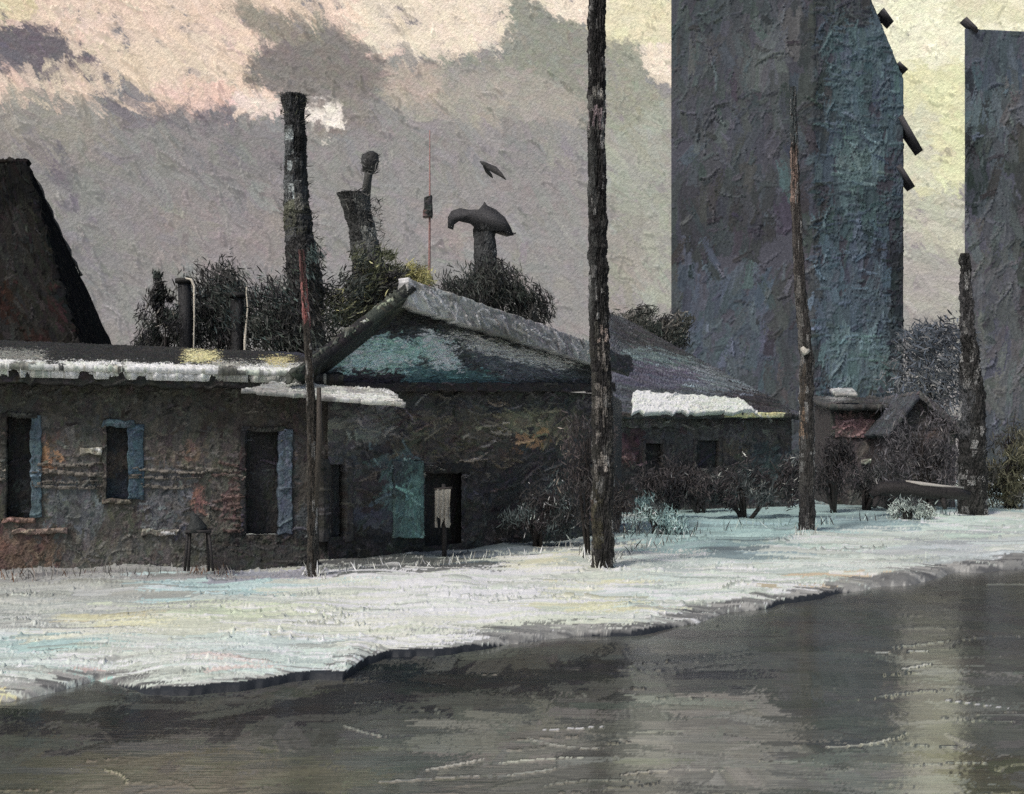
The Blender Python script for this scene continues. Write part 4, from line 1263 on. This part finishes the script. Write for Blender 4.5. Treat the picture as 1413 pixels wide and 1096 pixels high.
# ================================================================== stove pipes on the ground behind the long house
def stove_pipe(label, Y, body, bw, pale):
    u = Y / F
    t = thing('stove_pipe', label, 'pipe', P(body[0][0], 640, Y), 'stove pipes behind the long house')
    m = Mesh(); m.add(tube_data([P(x, y, Y) for x, y in body], [bw * u] * len(body), 10, .12), lin((40, 40, 41)) * G_WALL, .3); m.build('shaft', M(u), t)
    m = Mesh(); m.add(tube_data([P(x, y, Y - .25) for x, y in pale], [1.7 * u * random.uniform(.6, 1.3) for _ in pale], 7, .25), lin((188, 182, 168)) * G_ROOF, .15); m.build('hooked_rod', M(u), t)
    m = Mesh(); q = body[-1]; m.add(tube_data([P(q[0], q[1] + 3, Y), P(q[0], q[1] - 3, Y)], [bw * 1.35 * u] * 2, 10, .05), lin((48, 47, 46)) * G_WALL, .2); m.build('cap', M(u), t)
stove_pipe('black stove pipe beside a pale rod hooked over at its top', 23.3, [(256, 640), (256, 470), (254, 388)], 9, [(266, 640), (267, 500), (268, 440), (268, 395), (264, 386), (256, 384)])
stove_pipe('black stove pipe beside a short straight cream rod', 23.5, [(328, 640), (327, 480), (326, 408)], 9, [(339, 640), (338, 470), (342, 425), (340, 402), (341, 396)])

# ================================================================== shrubs and trees
DK = [(40, 40, 39), (48, 48, 46), (44, 50, 46), (36, 35, 36), (56, 58, 54)]
def px_lobes(base, Y, items):
    b = P(base, 640, Y); b.z = -0.1
    out = []
    for (x0, y0, x1, y1, ry) in items:
        a, c = P(x0, y1, Y), P(x1, y0, Y)
        out.append(((a.x + c.x) / 2 - b.x, 0.0, (a.z + c.z) / 2 - b.z, abs(c.x - a.x) / 2, ry, abs(c.z - a.z) / 2))
    return b, out
def px_shrub(name, label, cat, base, Y, items, cols, n, leafpx, gain=1.9, **k):
    b, lobes = px_lobes(base, Y, items)
    return shrub(name, label, cat, b, lobes, cols, int(n * 4.5), leafpx * 0.52 * Y / F, gain, Y / F, **k)
GT = 'dark trees behind the houses'
px_shrub('bare_tree', 'black tangled tree at the left, an upright stub above its crown, behind the long house', 'tree', 225, 23.4, [(200, 408, 260, 500, 1.0), (206, 374, 232, 440, .5), (186, 450, 230, 505, .6)], DK, 900, 17, group=GT, lean=(.3, 0, 1), flick=(120, 116, 108))
px_shrub('bare_tree', 'wide dark tree with a bluish rounded top, between the two stove pipes', 'tree', 300, 24.2, [(255, 360, 350, 480, 1.2), (240, 400, 360, 500, 1.3)], DK + [(52, 62, 62)], 1500, 18, group=GT, lean=(-.5, 0, 1))
px_shrub('bare_tree', 'dark bushy tree at the foot of the tallest chimney', 'tree', 395, 23.8, [(345, 375, 440, 490, 1.2), (395, 335, 450, 430, .8), (350, 420, 470, 500, 1.0)], DK + [(60, 72, 70)], 1500, 18, group=GT, lean=(-.6, 0, 1), flick=(96, 108, 96))
px_shrub('bare_tree', 'olive-tinged tree with pale straw flecks left of the gable peak', 'tree', 505, 25.0, [(440, 385, 545, 470, 1.2), (480, 340, 540, 420, .8), (520, 350, 560, 410, .6)], DK + [(66, 70, 52), (74, 76, 60)], 1500, 17, group=GT, lean=(.9, 0, .7), flick=(150, 148, 110))
px_shrub('bare_tree', 'black rounded tree showing over the snowy slope, under the anvil-topped chimney', 'tree', 655, 27.0, [(592, 372, 690, 450, 1.5), (640, 362, 722, 440, 1.3), (690, 395, 765, 460, .8)], DK, 1900, 17, group=GT, lean=(-.3, 0, 1))
px_shrub('bush', 'yellow-green rounded bush just at the gable peak', 'bush', 573, 25.6, [(552, 366, 597, 402, .45)], [(150, 146, 96), (126, 122, 84), (172, 168, 120), (90, 88, 66)], 420, 11, 1.7, lean=(.6, 0, .6), stems=3)
px_shrub('bare_tree', 'thin dark scrubby tree at the left foot of the great tower', 'tree', 890, 45.0, [(838, 422, 925, 470, 1.8), (905, 432, 955, 480, 1.2)], DK + [(84, 82, 78)], 650, 19, group=GT, lean=(.6, 0, .7), flick=(130, 126, 118))
px_shrub('bare_tree', 'low dark tree filling the gap between the two towers', 'tree', 1290, 55.0, [(1240, 440, 1335, 520, 2.4), (1225, 480, 1345, 600, 2.4)], [(74, 78, 84), (66, 72, 80), (84, 86, 88), (58, 62, 68)], 900, 22, group=GT, lean=(-.6, 0, .5), flick=(140, 138, 134))
GB = 'bushes at the foot of the walls'
px_shrub('bush', 'dark bush with frosty blades left of the telegraph pole foot', 'bush', 740, 19.6, [(690, 690, 800, 745, .5), (720, 665, 800, 735, .5)], [(42, 42, 42), (48, 46, 46), (58, 66, 66), (40, 36, 38)], 700, 15, group=GB, flick=(190, 198, 190))
px_shrub('bush', 'black brush grown up around the telegraph pole from behind', 'bush', 820, 17.6, [(775, 560, 850, 700, .5), (800, 640, 870, 745, .5)], [(44, 43, 43), (50, 46, 46), (58, 52, 52), (38, 36, 36)], 800, 15, group=GB, lean=(0, 0, 1), flick=(120, 112, 104))
px_shrub('bush', 'teal frosted bush between the telegraph pole and the cottage', 'bush', 905, 22.5, [(865, 690, 950, 740, .5)], [(126, 148, 146), (104, 124, 124), (58, 62, 62), (150, 168, 164)], 420, 13, group=GB, flick=(200, 206, 196))
px_shrub('bush', 'ragged black bush at the right end of the cottage', 'bush', 1030, 27.6, [(985, 635, 1085, 700, .6), (960, 660, 1040, 700, .5), (1070, 600, 1125, 700, .5)], [(44, 42, 43), (52, 48, 49), (60, 64, 64)], 800, 16, group=GB, lean=(.7, 0, .8), flick=(150, 152, 146))
px_shrub('bush', 'low black bush under the cottage wall, right behind the frosted bush', 'bush', 925, 27.0, [(880, 640, 990, 700, .5)], [(48, 46, 47), (56, 52, 52), (42, 40, 41)], 700, 16, group=GB, flick=(110, 108, 104))
px_shrub('bush', 'olive-green bush at the right-hand side of the picture, beyond the stout post', 'bush', 1395, 32.0, [(1368, 575, 1440, 700, .9), (1350, 640, 1430, 700, .9)], [(74, 74, 58), (62, 62, 54), (84, 82, 66), (52, 52, 48)], 900, 17, group=GB, flick=(120, 118, 100))
px_shrub('bush', 'long low dark bush along the cottage wall under its window', 'bush', 965, 29.5, [(925, 648, 1010, 694, .5)], [(48, 46, 47), (56, 53, 53), (42, 41, 41), (62, 64, 62)], 520, 14, group=GB, flick=(110, 108, 104))
px_shrub('bush', 'low dark bush between the leaning pole and the flat-roofed shed', 'bush', 1195, 31.5, [(1165, 640, 1235, 692, .5)], [(52, 50, 51), (62, 64, 64), (46, 45, 46)], 420, 13, group=GB, flick=(110, 110, 108))
px_shrub('bush', 'upright black bush just right of the leaning pole', 'bush', 1150, 30.0, [(1122, 600, 1180, 695, .4)], [(46, 44, 44), (54, 50, 52), (40, 39, 40)], 500, 14, group=GB)
px_shrub('bush', 'dim leafless bush half hiding the gabled hut', 'bush', 1285, 30.5, [(1215, 545, 1300, 690, .5), (1270, 560, 1335, 690, .5)], [(62, 60, 62), (70, 69, 72), (56, 55, 57), (78, 75, 77)], 900, 14, group=GB, flick=(120, 116, 114))
px_shrub('bush', 'small frosty tuft of brush under the fallen log', 'bush', 1255, 27.0, [(1215, 688, 1290, 724, .4)], [(58, 60, 60), (120, 130, 126), (150, 158, 152), (70, 66, 64)], 330, 11, group=GB, flick=(200, 206, 196))

# ================================================================== sheds at the right
def sheds():
    GS = G_WALL * 0.85
    Y = 34.0; u = Y / F
    x0, x1 = P(1146, 0, Y).x, P(1254, 0, Y).x
    t = thing('shed', 'flat-roofed dark shed with a rose-coloured board, below the great tower', 'shed', ((x0 + x1) / 2, Y, 0))
    zt = P(0, 556, Y).z
    wr = Wrap([(x0, Y), (x1, Y), (x1 + .3, Y + 3.5), (x0 + .3, Y + 3.5)], -.4, zt, u, GS, True, fine=(0, 3))
    base = palette((64, 60, 60), [((126, 94, 96), [(1150, 578), (1206, 578), (1208, 602), (1172, 606), (1150, 590)]), ((50, 48, 48), B(1175, 556, 1260, 578)), ((58, 68, 70), B(1190, 640, 1225, 690)), ((48, 45, 45), B(1140, 620, 1170, 700)), ((78, 72, 72), B(1165, 610, 1200, 690))], 4)
    wr.cv.fill((62, 58, 58))
    bx = (0, wr.corner[1], -.4, zt)
    wr.cv.paint(base, u, layers(.8, 75), bx); wr.cv.wrinkles(25, u, 26, 40, 50, 3, 1.6, bx)
    W = lambda px, py, o=0.0: wr.at(px, py, 0, o)
    xm = 1207
    wr.build('wall', M(u), t, [(wr.u_at(1190), wr.u_at(1224), W(xm, 672)[2], W(xm, 640)[2])], ragged=.03)
    def pan(name, a, b, c, d, out, th, col, items=(), k='paint', g=GS):
        return slab(name, W(a, d, out), W(c, d, out), W(c, b, out), W(a, b, out), th, u, g, palette(col, items, 3), M(u, k), t, layers(.5, 0), 3, .02)
    pan('window', 1188, 638, 1226, 674, -.15, .05, (50, 58, 60))
    pan('window_frame', 1188, 634, 1226, 641, .04, .22, (110, 108, 104))
    pan('board', 1152, 579, 1207, 604, .06, .06, (118, 88, 90), [((92, 74, 74), B(1150, 592, 1180, 606))])
    slab('roof', W(1140, 560, .5), W(1262, 560, .5), W(1262, 548, .5) + np.array((.3, 4.4, .15)), W(1140, 546, .5) + np.array((.3, 4.4, .15)), .16, u, G_ROOF, palette((74, 72, 72), [((132, 130, 128), B(1143, 535, 1170, 552)), ((60, 57, 56), B(1170, 545, 1262, 580))], 4), M(u), t, layers(.6, 0), 6, .06)
    slab('snow', W(1148, 545, .45), W(1178, 545, .45), W(1176, 539, .45) + np.array((0, .5, .08)), W(1146, 540, .45) + np.array((0, .5, .08)), .1, u, G_ROOF, palette((150, 148, 146)), M(u, 'snow'), t, layers(.4, 0), 2, .03)
    # gabled hut
    Y = 32.0; u = Y / F
    xa, xb = P(1226, 0, Y).x, P(1318, 0, Y).x
    t = thing('hut', 'low gabled hut half hidden by leafless brush, right of the flat-roofed shed', 'hut', ((xa + xb) / 2, Y, 0))
    ze = P(0, 594, Y).z; pkx, pkz = P(1262, 0, Y).x, P(0, 545, Y).z
    wr = Wrap([(xa, Y), (xb, Y), (xb + .2, Y + 3.5), (xa + .2, Y + 3.5)], -.4, ze, u, GS, True, fine=(0, 3))
    base = palette((66, 62, 63), [((70, 69, 72), B(1290, 590, 1320, 690)), ((52, 50, 50), B(1225, 610, 1262, 690)), ((88, 76, 76), B(1268, 570, 1300, 620))], 4)
    wr.cv.fill((66, 62, 63)); bx = (0, wr.corner[1], -.4, ze)
    wr.cv.paint(base, u, layers(.7, 80), bx); wr.cv.wrinkles(18, u, 24, 60, 50, 3, 1.5, bx)
    W = lambda px, py, o=0.0: wr.at(px, py, 0, o)
    wr.build('wall', M(u), t, [(wr.u_at(1262), wr.u_at(1306), W(1284, 658)[2], W(1284, 628)[2])], ragged=.03)
    def pan(name, a, b, c, d, out, th, col):
        return slab(name, W(a, d, out), W(c, d, out), W(c, b, out), W(a, b, out), th, u, GS, palette(col, (), 3), M(u), t, layers(.5, 0), 2, .02)
    pan('window', 1260, 626, 1308, 660, -.15, .05, (40, 42, 41))
    pan('window_frame', 1259, 624, 1309, 630, .04, .22, (74, 70, 70)); pan('window_frame', 1259, 657, 1309, 662, .05, .22, (70, 66, 66))
    pan('window_frame', 1258, 629, 1263, 658, .04, .22, (80, 74, 74)); pan('window_frame', 1305, 629, 1310, 658, .04, .22, (80, 76, 78))
    L, Rr, pk = np.array((xa, Y - .02, ze)), np.array((xb, Y - .02, ze)), np.array((pkx, Y - .02, pkz))
    e = np.array((.05, 0, 0))
    slab('gable', L, Rr, pk + e, pk - e, .12, u, GS, palette((66, 64, 66), [((84, 78, 80), B(1250, 500, 1280, 560)), ((74, 68, 70), B(1280, 560, 1320, 600))], 4), M(u), t, layers(.6, 60), 8, 0)
    dep = np.array((.2, 3.9, 0)); o = np.array((0, -.35, .08))
    slab('roof_slope', pk + o, Rr + o + np.array((.3, 0, -.2)), Rr + o + dep + np.array((.3, 0, -.2)), pk + o + dep, .14, u, GS, palette((84, 78, 80)), M(u), t, layers(.5, 0), 4, .03)
    slab('roof_slope', L + o + np.array((-.2, 0, -.2)), pk + o, pk + o + dep, L + o + dep + np.array((-.2, 0, -.2)), .14, u, GS, palette((66, 68, 74)), M(u), t, layers(.5, 0), 4, .03)
    slab('verge_board', pk + o * 1.05 - np.array((0, 0, .2)), Rr + o * 1.05 + np.array((.3, 0, -.42)), Rr + o * 1.05 + np.array((.3, 0, -.18)), pk + o * 1.05 + np.array((0, 0, .04)), .08, u, GS, palette((76, 73, 75)), M(u), t, layers(.4, -60), 3, .02)
sheds()

def oddments():
    # fallen log
    Y = 28.2; u = Y / F
    t = thing('fallen_log', 'fallen black log with a snowy top edge, lying before the gabled hut', 'log', P(1270, 690, Y))
    m = Mesh()
    pts = [P(1202, 684, Y), P(1216, 674, Y), P(1245, 674, Y), P(1285, 679, Y), P(1318, 681, Y), P(1336, 684, Y + .1)]
    m.add(tube_data(pts, [x * u for x in (5, 10, 11, 9, 9, 6)], 11, .14), lin((38, 36, 36)) * G_WALL, .3)
    m.add(tube_data([P(1212, 684, Y), P(1206, 700, Y - .2)], [5 * u, 3 * u], 7, .1), lin((38, 36, 36)) * G_WALL, .3)
    m.add(tube_data([P(1300, 684, Y), P(1304, 702, Y - .2)], [5 * u, 3 * u], 7, .1), lin((38, 36, 36)) * G_WALL, .3)
    m.build('trunk', M(u), t)
    m = Mesh(); m.add(tube_data([P(1250, 664, Y - .05), P(1270, 668, Y - .08), P(1300, 671, Y - .05), P(1330, 673, Y)], [1.5 * u, 3 * u, 2.4 * u, 1 * u], 7, .3), lin((150, 146, 140)) * G_ROOF, .2); m.build('snow', M(u, 'snow'), t)
    # stool with a dark bundle by the doorstep
    Y = 15.3; u = Y / F
    t = thing('stool', 'small black wooden stool beside the doorstep of the long house', 'stool', P(273, 790, Y))
    m = Mesh()
    q = [P(256, 736, Y - .12), P(292, 736, Y - .12), P(292, 733, Y + .2), P(256, 733, Y + .2)]
    up = Vector((0, 0, .04))
    m.add((q + [v + up for v in q], [(3, 2, 1, 0), (4, 5, 6, 7), (0, 1, 5, 4), (1, 2, 6, 5), (2, 3, 7, 6), (3, 0, 4, 7)]), lin((48, 46, 46)) * G_WALL, .25); m.build('seat', M(u), t)
    for (x, xb, dy) in ((259, 255, -.08), (288, 294, -.08), (262, 260, .15), (286, 288, .15)):
        m = Mesh(); m.add(tube_data([P(x, 735, Y + dy), P(xb, 788, Y + dy)], [2.4 * u, 2.0 * u], 7, .1), lin((44, 42, 42)) * G_WALL, .2); m.build('leg', M(u), t)
    m = Mesh()
    m.add(tube_data([P(272, 734, Y + .02), P(271, 728, Y + .02), P(269, 718, Y + .02), P(265, 706, Y + .02)], [15 * u, 13 * u, 7 * u, 1.5 * u], 10, .15), lin((40, 42, 42)) * G_WALL, .3)
    o = m.build('sack', M(u)); tag(o, 'dark peaked sack resting on the small stool', 'sack')
    # pale cloth hanging on a post by the doorway
    Y = 18.0; u = Y / F
    t = thing('clothes_post', 'dark wooden post with a peg before the doorway of the gabled house', 'post', P(612, 770, Y))
    m = Mesh(); m.add(tube_data([P(613, 772, Y), P(613, 720, Y), P(612, 668, Y)], [3.6 * u, 3.2 * u, 2.6 * u], 8, .1), lin((44, 42, 42)) * G_WALL, .2); m.build('shaft', M(u), t)
    m = Mesh(); m.add(tube_data([P(624, 673, Y - .13), P(612, 674, Y - .13), P(599, 675, Y - .13)], [1.3 * u, 1.8 * u, 1.4 * u], 7, .1), lin((60, 56, 54)) * G_WALL, .2); m.build('peg', M(u), t)
    m = Mesh()
    nx, ny = 18, 26
    def cl(i, j, back):
        f = j / ny
        x = 600 + 22 * i / nx + 2.5 * f * math.sin(i * 1.3)
        y = 675 + (38 + 16 * (0.5 + 0.5 * math.sin(i * .9 + 1))) * f
        return P(x, y, Y - .14 + .03 * math.sin(i * 1.25 + .5 * f) * (0.4 + f) + back)
    q = [cl(i, j, 0) for j in range(ny + 1) for i in range(nx + 1)] + [cl(i, j, .012) for j in range(ny + 1) for i in range(nx + 1)]
    W1 = nx + 1; N = W1 * (ny + 1)
    fc = []
    for j in range(ny):
        for i in range(nx):
            k = j * W1 + i
            fc += [(k, k + W1, k + W1 + 1, k + 1), (N + k, N + k + 1, N + k + W1 + 1, N + k + W1)]
    m.add((q, fc), lin((158, 155, 146)) * 1.2, .1)
    o = m.build('cloth', M(u)); tag(o, 'pale cloth hanging in long folds from the post by the doorway', 'cloth')
oddments()

# ================================================================== dry blades poking through the snow along the walls and the bank
def blades():
    m = Mesh()
    cs, ss, ds, ks = [], [], [], []
    def row(pts, n, h, depth, cols, lean=0.0):
        for i in range(n):
            k = random.random() * (len(pts) - 1)
            j = int(k); f = k - j
            x = pts[j][0] + (pts[j + 1][0] - pts[j][0]) * f
            y = pts[j][1] + (pts[j + 1][1] - pts[j][1]) * f
            Y = EYE * F / (y - HOR) + random.uniform(-depth, depth)
            X = (x - 706.5) / F * Y
            z = float(snow_z(np.array(X), np.array(Y)))
            if z < -0.2:
                z = ROAD_Z
            L = h * random.uniform(.3, 1.3)
            cs.append(Vector((X, Y, z + L * .45))); ss.append(L)
            ds.append(Vector((random.gauss(lean, .4), random.gauss(0, .2), 1)))
            ks.append(np.clip(lin(cols[random.randrange(len(cols))]) * 1.5 * random.uniform(.7, 1.2), .01, .85))
    pale = [(196, 198, 190), (170, 172, 166), (210, 210, 200), (120, 120, 116)]
    row([(0, 800), (120, 796), (250, 792), (320, 792)], 150, .16, .3, [(120, 116, 112), (150, 148, 144), (110, 84, 68), (90, 88, 84)])
    row([(440, 798), (520, 790), (600, 782), (700, 770), (800, 756)], 150, .14, .35, pale)
    row([(800, 770), (830, 790), (880, 760), (960, 745)], 160, .18, .3, pale + [(60, 58, 56)])
    row([(860, 742), (950, 738), (1060, 728), (1200, 720), (1330, 712)], 200, .24, .8, [(130, 148, 146), (90, 96, 96), (170, 182, 178), (60, 60, 60)])
    row([(420, 796), (440, 797)], 26, .2, .1, pale)
    row([(1095, 742), (1130, 740)], 26, .2, .2, pale)
    dabs(m, cs, ss, ds, ks, .10, .2)
    o = m.build('dry_grass', M(0.012, 'leaf'))
    tag(o, None, None, kind='stuff')
blades()
